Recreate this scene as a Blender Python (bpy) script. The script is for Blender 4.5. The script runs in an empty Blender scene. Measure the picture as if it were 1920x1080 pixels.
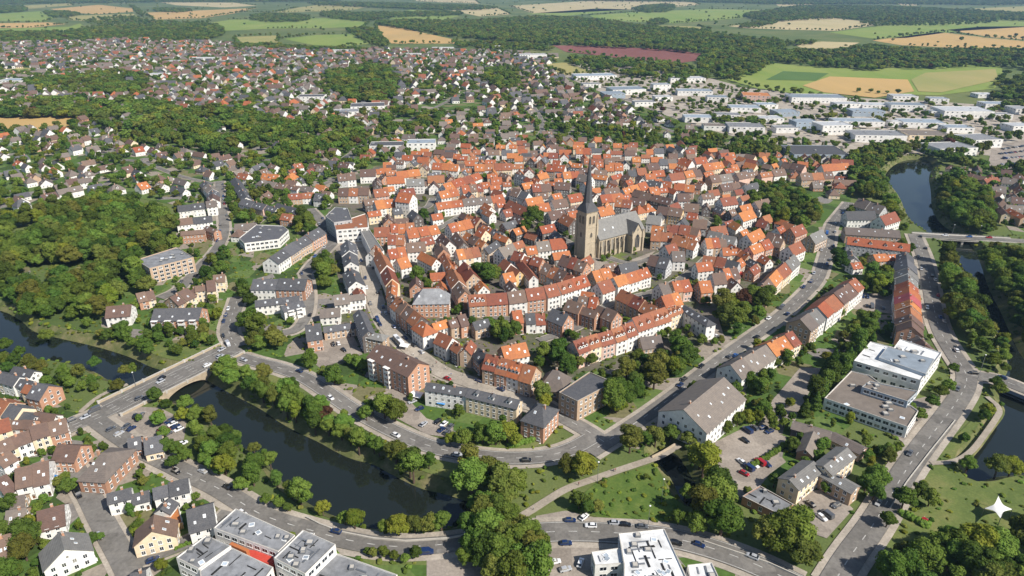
import bpy, bmesh, math, random
import numpy as np
from mathutils import Vector, Matrix
from mathutils.geometry import delaunay_2d_cdt

random.seed(7)
RNG = np.random.default_rng(7)
S = bpy.context.scene
COL = S.collection
R = math.radians

# ------------------------------------------------------------------ camera, sky, sun, exposure
CAM_H, PITCH, FPX = 180.0, 24.38, 1280.0
cam_d = bpy.data.cameras.new("camera"); cam_d.lens = 24.0; cam_d.sensor_width = 36.0
cam_d.clip_start = 1.0; cam_d.clip_end = 60000.0
cam = bpy.data.objects.new("camera", cam_d); COL.objects.link(cam)
cam.location = (0, 0, CAM_H); cam.rotation_euler = (R(90 - PITCH), 0, 0)
S.camera = cam

SUN_EL, SUN_AZ = 43.0, -37.0            # azimuth of the sun measured from +x, anticlockwise
sx, sy, sz = math.cos(R(SUN_EL)) * math.cos(R(SUN_AZ)), math.cos(R(SUN_EL)) * math.sin(R(SUN_AZ)), math.sin(R(SUN_EL))
sun_d = bpy.data.lights.new("sun", 'SUN'); sun_d.energy = 5.0; sun_d.angle = R(0.5); sun_d.color = (1.0, 0.94, 0.85)
sun = bpy.data.objects.new("sun", sun_d); COL.objects.link(sun)
sun.rotation_euler = Vector((sx, sy, sz)).to_track_quat('Z', 'Y').to_euler()
W = bpy.data.worlds.new("World"); S.world = W; W.use_nodes = True
nt = W.node_tree
sky = nt.nodes.new("ShaderNodeTexSky"); sky.sky_type = 'NISHITA'; sky.sun_disc = False
sky.sun_elevation = R(SUN_EL); sky.sun_rotation = math.atan2(sx, sy); sky.air_density = 1.0; sky.dust_density = 0.6
bg = nt.nodes["Background"]; bg.inputs[1].default_value = 0.088
nt.links.new(sky.outputs[0], bg.inputs[0])
S.view_settings.view_transform = 'Standard'; S.view_settings.look = 'None'
S.view_settings.exposure = 0.46; S.view_settings.gamma = 1.0
S.cycles.use_denoising = True
S.cycles.max_bounces = 5; S.cycles.diffuse_bounces = 2; S.cycles.glossy_bounces = 2
S.cycles.transmission_bounces = 1; S.cycles.volume_bounces = 0; S.cycles.transparent_max_bounces = 4
S.cycles.use_adaptive_sampling = True; S.cycles.adaptive_threshold = 0.02
S.cycles.caustics_reflective = False; S.cycles.caustics_refractive = False

CT, ST = math.cos(R(PITCH)), math.sin(R(PITCH))
def G(px, py, z=0.0):
    """photograph pixel (1920x1080) -> the point of the place at height z"""
    cx, cy = (px - 960) / FPX, (540 - py) / FPX
    dy, dz = CT + cy * ST, -ST + cy * CT
    t = (z - CAM_H) / dz
    return (cx * t, dy * t)
def PX(x, y, z=0.0):
    d = y * CT - (z - CAM_H) * ST
    u = y * ST + (z - CAM_H) * CT
    d = np.maximum(d, 1e-3)
    return 960 + FPX * x / d, 540 - FPX * u / d
def in_view(x, y, z=5.0, m=20):
    a, b = PX(x, y, z)
    return -m < a < 1920 + m and -m < b < 1080 + m

# ------------------------------------------------------------------ materials
def new_mat(name):
    m = bpy.data.materials.new(name); m.use_nodes = True
    n = m.node_tree.nodes; b = n["Principled BSDF"]
    return m, m.node_tree, b
def mat(name, c, rough=0.8, var=0.25, nscale=0.6, namt=0.35, rand=0.2, c2=None, spec=0.3, bump=0.0, coord='Object', streak=None, metal=0.0):
    """base colour varied by a per-object random value, fine noise and broad stains"""
    m, t, b = new_mat(name); N = t.nodes; L = t.links
    tc = N.new("ShaderNodeTexCoord")
    n1 = N.new("ShaderNodeTexNoise"); n1.inputs['Scale'].default_value = nscale; n1.inputs['Detail'].default_value = 6; n1.inputs['Roughness'].default_value = 0.65
    if streak:
        mp = N.new("ShaderNodeMapping"); mp.inputs['Scale'].default_value = streak; L.new(tc.outputs[coord], mp.inputs[0]); L.new(mp.outputs[0], n1.inputs['Vector'])
    else:
        L.new(tc.outputs[coord], n1.inputs['Vector'])
    oi = N.new("ShaderNodeObjectInfo")
    mx = N.new("ShaderNodeMix"); mx.data_type = 'RGBA'
    c2 = c2 or tuple(v * (1 - namt) for v in c)
    mx.inputs[6].default_value = (*c, 1); mx.inputs[7].default_value = (*c2, 1)
    rp = N.new("ShaderNodeMapRange"); rp.inputs[1].default_value = 0.35; rp.inputs[2].default_value = 0.72
    L.new(n1.outputs[0], rp.inputs[0]); L.new(rp.outputs[0], mx.inputs[0])
    hs = N.new("ShaderNodeHueSaturation"); L.new(mx.outputs[2], hs.inputs['Color'])
    r1 = N.new("ShaderNodeMapRange"); r1.inputs[3].default_value = 1 - rand; r1.inputs[4].default_value = 1 + rand
    L.new(oi.outputs['Random'], r1.inputs[0]); L.new(r1.outputs[0], hs.inputs['Value'])
    L.new(hs.outputs[0], b.inputs['Base Color'])
    b.inputs['Roughness'].default_value = rough; b.inputs['Specular IOR Level'].default_value = spec; b.inputs['Metallic'].default_value = metal
    if bump:
        bp = N.new("ShaderNodeBump"); bp.inputs['Strength'].default_value = bump; bp.inputs['Distance'].default_value = 0.1
        L.new(n1.outputs[0], bp.inputs['Height']); L.new(bp.outputs[0], b.inputs['Normal'])
    return m
def roof_mat(name, c, c2):
    """tiled roof: courses, patches of other tiles, weathering"""
    m, t, b = new_mat(name); N = t.nodes; L = t.links
    tc = N.new("ShaderNodeTexCoord"); oi = N.new("ShaderNodeObjectInfo")
    n1 = N.new("ShaderNodeTexNoise"); n1.inputs['Scale'].default_value = 0.55; n1.inputs['Detail'].default_value = 7; n1.inputs['Roughness'].default_value = 0.7
    L.new(tc.outputs['Object'], n1.inputs['Vector'])
    n2 = N.new("ShaderNodeTexNoise"); n2.inputs['Scale'].default_value = 2.2; n2.inputs['Detail'].default_value = 3
    L.new(tc.outputs['Object'], n2.inputs['Vector'])
    wv = N.new("ShaderNodeTexWave"); wv.wave_type = 'BANDS'; wv.bands_direction = 'Z'; wv.inputs['Scale'].default_value = 0.9; wv.inputs['Distortion'].default_value = 0.3
    L.new(tc.outputs['Object'], wv.inputs['Vector'])
    rp = N.new("ShaderNodeMapRange"); rp.inputs[1].default_value = 0.32; rp.inputs[2].default_value = 0.7; L.new(n1.outputs[0], rp.inputs[0])
    mx = N.new("ShaderNodeMix"); mx.data_type = 'RGBA'; mx.inputs[6].default_value = (*c, 1); mx.inputs[7].default_value = (*c2, 1)
    L.new(rp.outputs[0], mx.inputs[0])
    hs = N.new("ShaderNodeHueSaturation"); L.new(mx.outputs[2], hs.inputs['Color'])
    a = N.new("ShaderNodeMath"); a.operation = 'MULTIPLY_ADD'; a.inputs[1].default_value = 0.5; a.inputs[2].default_value = 0.4; L.new(oi.outputs['Random'], a.inputs[0])
    d = N.new("ShaderNodeMath"); d.operation = 'MULTIPLY_ADD'; d.inputs[1].default_value = 0.7; L.new(n2.outputs[0], d.inputs[0]); L.new(a.outputs[0], d.inputs[2])
    e = N.new("ShaderNodeMath"); e.operation = 'MULTIPLY_ADD'; e.inputs[1].default_value = 0.12; L.new(wv.outputs['Fac'], e.inputs[0]); L.new(d.outputs[0], e.inputs[2])
    L.new(e.outputs[0], hs.inputs['Value'])
    h = N.new("ShaderNodeMapRange"); h.inputs[3].default_value = 0.488; h.inputs[4].default_value = 0.511; L.new(oi.outputs['Random'], h.inputs[0]); L.new(h.outputs[0], hs.inputs['Hue'])
    L.new(hs.outputs[0], b.inputs['Base Color']); b.inputs['Roughness'].default_value = 0.75; b.inputs['Specular IOR Level'].default_value = 0.3
    bp = N.new("ShaderNodeBump"); bp.inputs['Strength'].default_value = 0.35; bp.inputs['Distance'].default_value = 0.08
    L.new(wv.outputs['Fac'], bp.inputs['Height']); L.new(bp.outputs[0], b.inputs['Normal'])
    return m
M = {}
M['o'] = roof_mat('orange_tiles', (.385, .128, .045), (.23, .084, .04))
M['r'] = roof_mat('rust_tiles', (.27, .094, .045), (.16, .066, .042))
M['b'] = roof_mat('brown_tiles', (.15, .094, .070), (.10, .068, .056))
M['g'] = roof_mat('grey_brown_tiles', (.17, .14, .118), (.115, .098, .088))
M['d'] = roof_mat('slate_roofing', (.062, .064, .072), (.095, .093, .095))
M['s'] = roof_mat('light_slate', (.185, .178, .165), (.125, .122, .116))
M['p'] = roof_mat('red_tiles', (.42, .10, .09), (.30, .09, .08))
M['f'] = mat('grey_roofing_felt', (.25, .255, .265), .7, nscale=.3, namt=.5, rand=.15)
M['h'] = mat('white_roofing', (.72, .73, .73), .6, nscale=.15, c2=(.36, .355, .34), rand=.05)
M['q'] = mat('pale_grey_roof_sheet', (.42, .43, .44), .6, nscale=.2, namt=.4, rand=.25)
M['k'] = mat('brown_gravel_roof', (.19, .16, .135), .9, nscale=.3, namt=.3, rand=.1)
M['l'] = mat('blue_grey_metal_roof', (.26, .30, .34), .45, nscale=.2, namt=.3, rand=.2)
M['e'] = mat('moss_green_roof', (.16, .17, .09), .9, nscale=.4, namt=.4)
WL = {}
WL['w'] = mat('white_plaster', (.80, .775, .73), .85, nscale=.35, namt=.30, rand=.06)
WL['c'] = mat('cream_plaster', (.76, .62, .43), .85, nscale=.35, namt=.30, rand=.08)
WL['y'] = mat('yellow_plaster', (.72, .50, .24), .85, nscale=.35, namt=.30, rand=.08)
WL['b'] = mat('red_brick_wall', (.47, .26, .165), .9, nscale=1.4, c2=(.35, .19, .125), rand=.15, bump=.2)
WL['t'] = mat('tan_brick_wall', (.46, .33, .22), .9, nscale=1.4, c2=(.36, .255, .18), rand=.12, bump=.2)
WL['p'] = mat('pink_plaster', (.62, .42, .34), .85, nscale=.35, namt=.18, rand=.08)
WL['g'] = mat('grey_plaster', (.42, .42, .42), .85, nscale=.35, namt=.2, rand=.1)
WL['d'] = mat('dark_timber_wall', (.13, .11, .10), .85, nscale=.5, namt=.3, rand=.15)
WL['s'] = mat('church_sandstone', (.45, .375, .27), .9, nscale=.5, c2=(.33, .275, .20), rand=.02, bump=.3)
WL['l'] = mat('blue_grey_cladding', (.34, .40, .46), .5, nscale=.3, namt=.2, rand=.15)
GLASS = mat('dark_window_glass', (.018, .022, .028), .12, nscale=.5, namt=.4, rand=.3, spec=.6)
_n = GLASS.node_tree.nodes; _oi = _n.new("ShaderNodeObjectInfo"); _rp = _n.new("ShaderNodeValToRGB"); _rp.color_ramp.interpolation = 'CONSTANT'
for _i, (_p, _c) in enumerate(((0, (.016, .02, .026)), (.45, (.03, .036, .045)), (.72, (.075, .075, .07)), (.86, (.24, .225, .20)))):
    _e = _rp.color_ramp.elements[_i] if _i < 2 else _rp.color_ramp.elements.new(_p); _e.position = _p; _e.color = (*_c, 1)
GLASS.node_tree.links.new(_oi.outputs['Random'], _rp.inputs[0]); GLASS.node_tree.links.new(_rp.outputs[0], _n['Principled BSDF'].inputs['Base Color'])
FRAME = mat('white_window_frame', (.78, .78, .76), .6, namt=.1, rand=.05)
CONC = mat('pale_concrete', (.46, .43, .38), .85, nscale=.4, namt=.25, rand=.05)
STONE = mat('bridge_sandstone', (.43, .35, .25), .9, nscale=.5, namt=.3, rand=.05, bump=.3)
METAL = mat('grey_metal', (.30, .31, .32), .4, namt=.15, metal=.6)
RUBBER = mat('black_rubber', (.02, .02, .02), .8, namt=.2)
REDM = mat('red_paint', (.45, .06, .04), .7, nscale=.4, namt=.25)
ORNG = mat('orange_clay_wall', (.50, .17, .06), .8, namt=.2)
BLUEM = mat('blue_canvas', (.05, .22, .50), .7, namt=.15)
TRUNK = mat('brown_bark', (.10, .07, .05), .95, namt=.4)
def ground_mat(name, cols, scale=.05, detail=8, rough=.95, rough_n=.7, fine=1.2, patch=0.0):
    m, t, b = new_mat(name); N = t.nodes; L = t.links
    g = N.new("ShaderNodeNewGeometry")
    n = N.new("ShaderNodeTexNoise"); n.inputs['Scale'].default_value = scale; n.inputs['Detail'].default_value = detail; n.inputs['Roughness'].default_value = rough_n
    L.new(g.outputs['Position'], n.inputs['Vector'])
    rp = N.new("ShaderNodeValToRGB"); e = rp.color_ramp.elements
    k = len(cols)
    e[0].position = .3; e[0].color = (*cols[0], 1); e[1].position = .7; e[1].color = (*cols[-1], 1)
    for i in range(1, k - 1):
        x = e.new(.3 + .4 * i / (k - 1)); x.color = (*cols[i], 1)
    L.new(n.outputs[0], rp.inputs[0])
    f = N.new("ShaderNodeTexNoise"); f.inputs['Scale'].default_value = fine; f.inputs['Detail'].default_value = 3; L.new(g.outputs['Position'], f.inputs['Vector'])
    a = N.new("ShaderNodeMath"); a.operation = 'MULTIPLY_ADD'; a.inputs[1].default_value = .7; a.inputs[2].default_value = .65; L.new(f.outputs[0], a.inputs[0])
    if patch:
        vo = N.new("ShaderNodeTexVoronoi"); vo.distance = 'CHEBYCHEV'; vo.inputs['Scale'].default_value = .13; L.new(g.outputs['Position'], vo.inputs['Vector'])
        sc_ = N.new("ShaderNodeSeparateColor"); L.new(vo.outputs['Color'], sc_.inputs[0])
        pr = N.new("ShaderNodeMapRange"); pr.inputs[3].default_value = 1 - patch; pr.inputs[4].default_value = 1 + patch; L.new(sc_.outputs[0], pr.inputs[0])
        am = N.new("ShaderNodeMath"); am.operation = 'MULTIPLY'; L.new(a.outputs[0], am.inputs[0]); L.new(pr.outputs[0], am.inputs[1]); a = am
    hs = N.new("ShaderNodeHueSaturation"); L.new(rp.outputs[0], hs.inputs['Color']); L.new(a.outputs[0], hs.inputs['Value'])
    L.new(hs.outputs[0], b.inputs['Base Color']); b.inputs['Roughness'].default_value = rough; b.inputs['Specular IOR Level'].default_value = .15
    return m
GRASS = ground_mat('meadow_grass', [(.05, .085, .02), (.09, .125, .03), (.15, .16, .045)], .03)
LAWN = ground_mat('mown_lawn', [(.07, .105, .028), (.115, .145, .042), (.18, .175, .065)], .06)
ROUGHG = ground_mat('lush_rough_grass', [(.048, .090, .018), (.082, .128, .026), (.135, .17, .04)], .12, fine=1.6)
BANK = ground_mat('bank_grass_and_soil', [(.05, .07, .02), (.11, .12, .045), (.22, .18, .10)], .12)
ASPH = ground_mat('worn_asphalt', [(.105, .098, .09), (.15, .14, .128), (.165, .155, .14), (.225, .205, .18)], .11, fine=.9, rough_n=.8, patch=.16)
LOT = ground_mat('parking_paving', [(.21, .18, .15), (.26, .225, .19), (.31, .27, .225)], .07, patch=.14)
PAVE = ground_mat('pavement_slabs', [(.26, .23, .19), (.33, .29, .24), (.39, .345, .29)], .09, patch=.1)
TOWN = ground_mat('old_town_paving', [(.085, .075, .065), (.14, .12, .10), (.075, .09, .04), (.19, .165, .14)], .045)  # paving darkened in colour to stand in for shadow between the houses
SAND = ground_mat('sandy_path', [(.24, .205, .16), (.30, .26, .21), (.35, .305, .245)], .1)
COUNTRY = ground_mat('countryside', [(.05, .085, .025), (.10, .13, .04), (.17, .17, .065)], .004)
def garden_mat():
    m, t, b = new_mat('garden_plots'); N = t.nodes; L = t.links
    g = N.new("ShaderNodeNewGeometry")
    v = N.new("ShaderNodeTexVoronoi"); v.inputs['Scale'].default_value = .075; L.new(g.outputs['Position'], v.inputs['Vector'])
    sp = N.new("ShaderNodeSeparateColor"); L.new(v.outputs['Color'], sp.inputs[0])
    rp = N.new("ShaderNodeValToRGB"); rp.color_ramp.interpolation = 'CONSTANT'; e = rp.color_ramp.elements
    e[0].position = 0; e[0].color = (.065, .115, .025, 1); e[1].position = .3; e[1].color = (.10, .145, .04, 1)
    for p, c in ((.5, (.045, .075, .02)), (.68, (.25, .215, .175)), (.82, (.15, .14, .07)), (.92, (.19, .175, .16))):
        x = e.new(p); x.color = (*c, 1)
    L.new(sp.outputs[0], rp.inputs[0])
    f = N.new("ShaderNodeTexNoise"); f.inputs['Scale'].default_value = .6; f.inputs['Detail'].default_value = 5; L.new(g.outputs['Position'], f.inputs['Vector'])
    a = N.new("ShaderNodeMath"); a.operation = 'MULTIPLY_ADD'; a.inputs[1].default_value = 1.0; a.inputs[2].default_value = .5; L.new(f.outputs[0], a.inputs[0])
    hs = N.new("ShaderNodeHueSaturation"); L.new(rp.outputs[0], hs.inputs['Color']); L.new(a.outputs[0], hs.inputs['Value'])
    L.new(hs.outputs[0], b.inputs['Base Color']); b.inputs['Roughness'].default_value = .95; b.inputs['Specular IOR Level'].default_value = .15
    return m
GARDEN = garden_mat()
def field_mat(name, c, c2, ang=0.4):
    m, t, b = new_mat(name); N = t.nodes; L = t.links
    g = N.new("ShaderNodeNewGeometry")
    mp = N.new("ShaderNodeMapping"); mp.inputs['Rotation'].default_value = (0, 0, ang); mp.inputs['Scale'].default_value = (1, .12, 1); L.new(g.outputs['Position'], mp.inputs[0])
    n = N.new("ShaderNodeTexNoise"); n.inputs['Scale'].default_value = .02; n.inputs['Detail'].default_value = 6; n.inputs['Roughness'].default_value = .6; L.new(mp.outputs[0], n.inputs['Vector'])
    n2 = N.new("ShaderNodeTexNoise"); n2.inputs['Scale'].default_value = .004; n2.inputs['Detail'].default_value = 4; L.new(g.outputs['Position'], n2.inputs['Vector'])
    ad = N.new("ShaderNodeMath"); ad.operation = 'ADD'; L.new(n.outputs[0], ad.inputs[0]); L.new(n2.outputs[0], ad.inputs[1])
    r = N.new("ShaderNodeMapRange"); r.inputs[1].default_value = .75; r.inputs[2].default_value = 1.25; L.new(ad.outputs[0], r.inputs[0])
    mx = N.new("ShaderNodeMix"); mx.data_type = 'RGBA'; mx.inputs[6].default_value = (*c, 1); mx.inputs[7].default_value = (*c2, 1); L.new(r.outputs[0], mx.inputs[0])
    L.new(mx.outputs[2], b.inputs['Base Color']); b.inputs['Roughness'].default_value = .95; b.inputs['Specular IOR Level'].default_value = .1
    return m
FM = {'g': field_mat('green_pasture', (.15, .22, .045), (.22, .255, .07)), 't': field_mat('ripe_grain_field', (.46, .30, .12), (.38, .265, .11), .9),
      'y': field_mat('yellow_green_field', (.24, .24, .085), (.32, .27, .11), .2), 'r': field_mat('red_brown_soil_field', (.17, .07, .06), (.21, .09, .075)),
      'k': field_mat('dark_green_crop', (.07, .13, .04), (.09, .15, .045)), 'p': field_mat('pale_stubble_field', (.44, .36, .20), (.36, .31, .16), .7)}
def water_mat():
    m, t, b = new_mat('river_water'); N = t.nodes; L = t.links
    g = N.new("ShaderNodeNewGeometry")
    n = N.new("ShaderNodeTexNoise"); n.inputs['Scale'].default_value = .5; n.inputs['Detail'].default_value = 4; L.new(g.outputs['Position'], n.inputs['Vector'])
    bp = N.new("ShaderNodeBump"); bp.inputs['Strength'].default_value = .10; bp.inputs['Distance'].default_value = .1; L.new(n.outputs[0], bp.inputs['Height']); L.new(bp.outputs[0], b.inputs['Normal'])
    b.inputs['Base Color'].default_value = (.012, .016, .013, 1); b.inputs['Roughness'].default_value = .04; b.inputs['Specular IOR Level'].default_value = .5
    return m
WATER = water_mat()
def leaf_mat(name, c, c2):
    m = bpy.data.materials.new(name); m.use_nodes = True; t = m.node_tree; N = t.nodes; L = t.links
    for n in list(N): N.remove(n)
    out = N.new("ShaderNodeOutputMaterial"); oi = N.new("ShaderNodeObjectInfo"); tc = N.new("ShaderNodeTexCoord")
    n1 = N.new("ShaderNodeTexNoise"); n1.inputs['Scale'].default_value = .55; n1.inputs['Detail'].default_value = 4; L.new(tc.outputs['Object'], n1.inputs['Vector'])
    r = N.new("ShaderNodeMapRange"); r.inputs[1].default_value = .35; r.inputs[2].default_value = .68; L.new(n1.outputs[0], r.inputs[0])
    mx = N.new("ShaderNodeMix"); mx.data_type = 'RGBA'; mx.inputs[6].default_value = (*c, 1); mx.inputs[7].default_value = (*c2, 1); L.new(r.outputs[0], mx.inputs[0])
    hs = N.new("ShaderNodeHueSaturation"); L.new(mx.outputs[2], hs.inputs['Color'])
    h = N.new("ShaderNodeMapRange"); h.inputs[3].default_value = .475; h.inputs[4].default_value = .52; L.new(oi.outputs['Random'], h.inputs[0]); L.new(h.outputs[0], hs.inputs['Hue'])
    a = N.new("ShaderNodeMath"); a.operation = 'MULTIPLY'; a.inputs[1].default_value = 7.31; L.new(oi.outputs['Random'], a.inputs[0])
    fr = N.new("ShaderNodeMath"); fr.operation = 'FRACT'; L.new(a.outputs[0], fr.inputs[0])
    v = N.new("ShaderNodeMapRange"); v.inputs[3].default_value = .7; v.inputs[4].default_value = 1.35; L.new(fr.outputs[0], v.inputs[0]); L.new(v.outputs[0], hs.inputs['Value'])
    df = N.new("ShaderNodeBsdfDiffuse"); L.new(hs.outputs[0], df.inputs[0])
    tr = N.new("ShaderNodeBsdfTranslucent"); L.new(hs.outputs[0], tr.inputs[0])
    ms = N.new("ShaderNodeMixShader"); ms.inputs[0].default_value = .25; L.new(df.outputs[0], ms.inputs[1]); L.new(tr.outputs[0], ms.inputs[2])
    L.new(ms.outputs[0], out.inputs[0])
    return m
LEAF = {'dark': leaf_mat('dark_leaves', (.056, .098, .020), (.092, .145, .030)),
        'green': leaf_mat('green_leaves', (.088, .142, .025), (.140, .195, .038)),
        'yellowish': leaf_mat('yellow_green_leaves', (.135, .172, .022), (.19, .21, .034)),
        'olive': leaf_mat('olive_leaves', (.105, .128, .027), (.155, .165, .038)),
        'reddish': leaf_mat('copper_leaves', (.075, .038, .025), (.10, .05, .03))}

# ------------------------------------------------------------------ mesh builder
class MB:
    def __init__(s): s.v, s.f, s.m = [], [], []
    def face(s, pts, m=0):
        k = len(s.v); s.v.extend(pts); s.f.append(tuple(range(k, k + len(pts)))); s.m.append(m)
    def box(s, x0, x1, y0, y1, z0, z1, m=0, bottom=True):
        k = len(s.v)
        s.v += [(x0, y0, z0), (x1, y0, z0), (x1, y1, z0), (x0, y1, z0), (x0, y0, z1), (x1, y0, z1), (x1, y1, z1), (x0, y1, z1)]
        q = [(4, 5, 6, 7), (0, 1, 5, 4), (1, 2, 6, 5), (2, 3, 7, 6), (3, 0, 4, 7)] + ([(3, 2, 1, 0)] if bottom else [])
        for a in q: s.f.append(tuple(k + i for i in a)); s.m.append(m)
    def prism(s, poly, z0, z1, m=0, top=True, mt=None):
        k, n = len(s.v), len(poly)
        s.v += [(x, y, z0) for x, y in poly] + [(x, y, z1) for x, y in poly]
        for i in range(n):
            j = (i + 1) % n; s.f.append((k + i, k + j, k + n + j, k + n + i)); s.m.append(m)
        if top: s.f.append(tuple(k + n + i for i in range(n))); s.m.append(m if mt is None else mt)
    def shell(s, vs, fs, th, m=0):
        """a slab: top faces vs/fs and the same shape th lower"""
        k, n = len(s.v), len(vs)
        s.v += list(vs) + [(x, y, z - th) for x, y, z in vs]
        ed = {}
        for f in fs:
            s.f.append(tuple(k + i for i in f)); s.m.append(m)
            s.f.append(tuple(k + n + i for i in reversed(f))); s.m.append(m)
            for a, b in zip(f, f[1:] + f[:1]): ed[(a, b)] = 1
        for a, b in ed:
            if (b, a) not in ed: s.f.append((k + b, k + a, k + n + a, k + n + b)); s.m.append(m)
    def cyl(s, p0, p1, r0, r1, n=6, m=0):
        p0, p1 = Vector(p0), Vector(p1); d = (p1 - p0).normalized()
        a = d.orthogonal().normalized(); b = d.cross(a); k = len(s.v)
        for p, r in ((p0, r0), (p1, r1)):
            for i in range(n):
                t = 2 * math.pi * i / n; s.v.append(tuple(p + (a * math.cos(t) + b * math.sin(t)) * r))
        for i in range(n):
            j = (i + 1) % n; s.f.append((k + i, k + j, k + n + j, k + n + i)); s.m.append(m)
        s.f.append(tuple(k + n + i for i in range(n))); s.m.append(m)
    def mesh(s, name, mats):
        me = bpy.data.meshes.new(name); me.from_pydata(s.v, [], s.f); me.update()
        for x in mats: me.materials.append(x)
        if len(mats) > 1: me.polygons.foreach_set("material_index", s.m)
        return me
    def build(s, name, mats, parent=None, loc=None):
        if not isinstance(mats, (list, tuple)): mats = [mats]
        return link(name, s.mesh(name, mats), parent, loc)
def link(name, me, parent=None, loc=None, rz=0.0, scale=None):
    o = bpy.data.objects.new(name, me); COL.objects.link(o)
    if parent is not None: o.parent = parent
    if loc: o.location = loc
    if rz: o.rotation_euler = (0, 0, rz)
    if scale: o.scale = scale
    return o
def empty(name, loc, rz=0.0):
    return link(name, None, None, loc, rz)
def structure(o, label=None):
    o['kind'] = 'structure'
    return o

# ------------------------------------------------------------------ labels: what a thing looks like + what it stands beside
LANDMARKS = []          # (phrase, x, y, radius)
def landmark(phrase, px, py, r=12):
    x, y = G(px, py); LANDMARKS.append((phrase, x, y, r))
for a in [("the church tower", 1097, 487, 8), ("the church nave", 1165, 470, 18), ("the stone arch bridge", 335, 712, 25), ("the pillared river bridge", 1810, 450, 25),
          ("the white supermarket", 1690, 700, 22), ("the long low shop building", 1640, 775, 22), ("the grey roofed school", 500, 1030, 28), ("the white flat hall", 1210, 1050, 25),
          ("the big white gabled hall", 1320, 790, 18), ("the T shaped cream building", 1535, 895, 18), ("the balconied brick block", 750, 725, 14), ("the slate roofed apartment row", 880, 770, 18),
          ("the tan brick office block", 1095, 760, 12), ("the flat roofed parkside block", 310, 505, 14), ("the long slate terrace", 545, 480, 16), ("the white sail canopy", 1870, 965, 8),
          ("the canal car park", 1400, 860, 12), ("the bridge parking court", 270, 795, 12), ("the red floored court", 485, 1045, 8), ("the curved ring road", 700, 790, 10),
          ("the narrow canal", 1290, 900, 12), ("the little park pond", 155, 525, 8), ("the riverside meadow", 1180, 925, 16), ("the riverside terrace row", 1705, 570, 16),
          ("the orange terrace row", 1555, 570, 14), ("the long orange riverside roof", 1645, 465, 14), ("the tall market house", 760, 405, 8), ("the flat corner block", 640, 440, 12),
          ("the cream stepped villas", 360, 565, 12), ("the long brick villa block", 335, 610, 12), ("the bulky hipped house", 195, 860, 10), ("the supermarket road junction", 1815, 705, 10),
          ("the brown field strip", 1180, 100, 40), ("the suburb's tan field", 75, 230, 40), ("the school among the trees", 680, 215, 25), ("the blue roofed depot", 1540, 295, 20),
          ("the upper river pool", 1705, 350, 20), ("the white riverside house", 1612, 410, 8), ("the canal footbridge", 1240, 855, 8), ("the tree lined bend", 1540, 500, 8),
          ("the cobbled high street", 790, 672, 10), ("the curved western street", 418, 430, 8), ("the curved street's white row", 365, 400, 10), ("the timber framed long house", 1225, 380, 12),
          ("the gabled brick pair", 1120, 590, 10), ("the slate white corner block", 1320, 620, 10), ("the dormered white terrace", 1235, 600, 10), ("the cream pink terrace", 1130, 650, 10),
          ("the long brick terrace", 1000, 560, 14), ("the yellow gabled house", 965, 520, 6), ("the water's end meadow", 800, 885, 10), ("the bank car park", 760, 800, 8),
          ("the allotment grove", 1185, 740, 14), ("the conifer row", 1560, 720, 14), ("the lakeside lawn", 1790, 880, 12), ("the wide road fork", 1040, 1005, 12)]:
    landmark(*a)
_LX = np.array([[l[1], l[2]] for l in LANDMARKS])
PENDING = []
def tag(o, look, cat, group=None, pos=None):
    """label to be completed once all things are known"""
    o['category'] = cat
    if group: o['group'] = group
    p = pos or (o.location.x, o.location.y)
    PENDING.append((o, look, p))
def fixed(o, label, cat, group=None):
    o['label'] = label; o['category'] = cat
    if group: o['group'] = group
    return o
ORD = ["nearest", "second nearest", "third nearest", "fourth nearest", "fifth nearest", "sixth nearest", "seventh nearest", "eighth nearest", "ninth nearest", "tenth nearest"]
def finish_labels():
    cells = {}
    for o, look, p in PENDING:
        d = np.hypot(_LX[:, 0] - p[0], _LX[:, 1] - p[1]) - np.array([l[3] for l in LANDMARKS]) * .5
        i = int(np.argmin(d)); ph, lx, ly, r = LANDMARKS[i]
        dx, dy = p[0] - lx, p[1] - ly
        dist = math.hypot(dx, dy)
        if dist < r: rel = "beside"
        elif abs(dx) > abs(dy): rel = "right of" if dx > 0 else "left of"
        else: rel = "behind" if dy > 0 else "in front of"
        cells.setdefault((look, rel, ph), []).append((dist, o))
    for (look, rel, ph), l in cells.items():
        l.sort(key=lambda q: q[0])
        for k, (d, o) in enumerate(l):
            if len(l) == 1: o['label'] = f"{look} {rel} {ph}"
            else: o['label'] = f"{look}, {ORD[k] if k < 10 else str(k + 1) + 'th nearest'} {rel} {ph}"

# ------------------------------------------------------------------ ground, water, roads
def chaikin(p, n=2, closed=True):
    for _ in range(n):
        q = []
        k = len(p)
        if not closed: q.append(p[0])
        for i in range(k if closed else k - 1):
            a, b = p[i], p[(i + 1) % k]
            q += [(a[0] * .75 + b[0] * .25, a[1] * .75 + b[1] * .25), (a[0] * .25 + b[0] * .75, a[1] * .25 + b[1] * .75)]
        if not closed: q.append(p[-1])
        p = q
    return p
def parse(t, z=0.0):
    v = [float(x) for x in t.replace(',', ' ').split()]
    return [G(v[i], v[i + 1], z) for i in range(0, len(v), 2)]
def area(p): return .5 * sum(p[i][0] * p[(i + 1) % len(p)][1] - p[(i + 1) % len(p)][0] * p[i][1] for i in range(len(p)))
def ccw(p): return p if area(p) > 0 else p[::-1]
def offset(p, d):
    """closed ccw loop moved outward by d"""
    q = []; n = len(p)
    for i in range(n):
        a, b, c = Vector(p[i - 1]), Vector(p[i]), Vector(p[(i + 1) % n])
        t = (c - a); t.normalize(); q.append((b.x + t.y * d, b.y - t.x * d))
    return q
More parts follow.
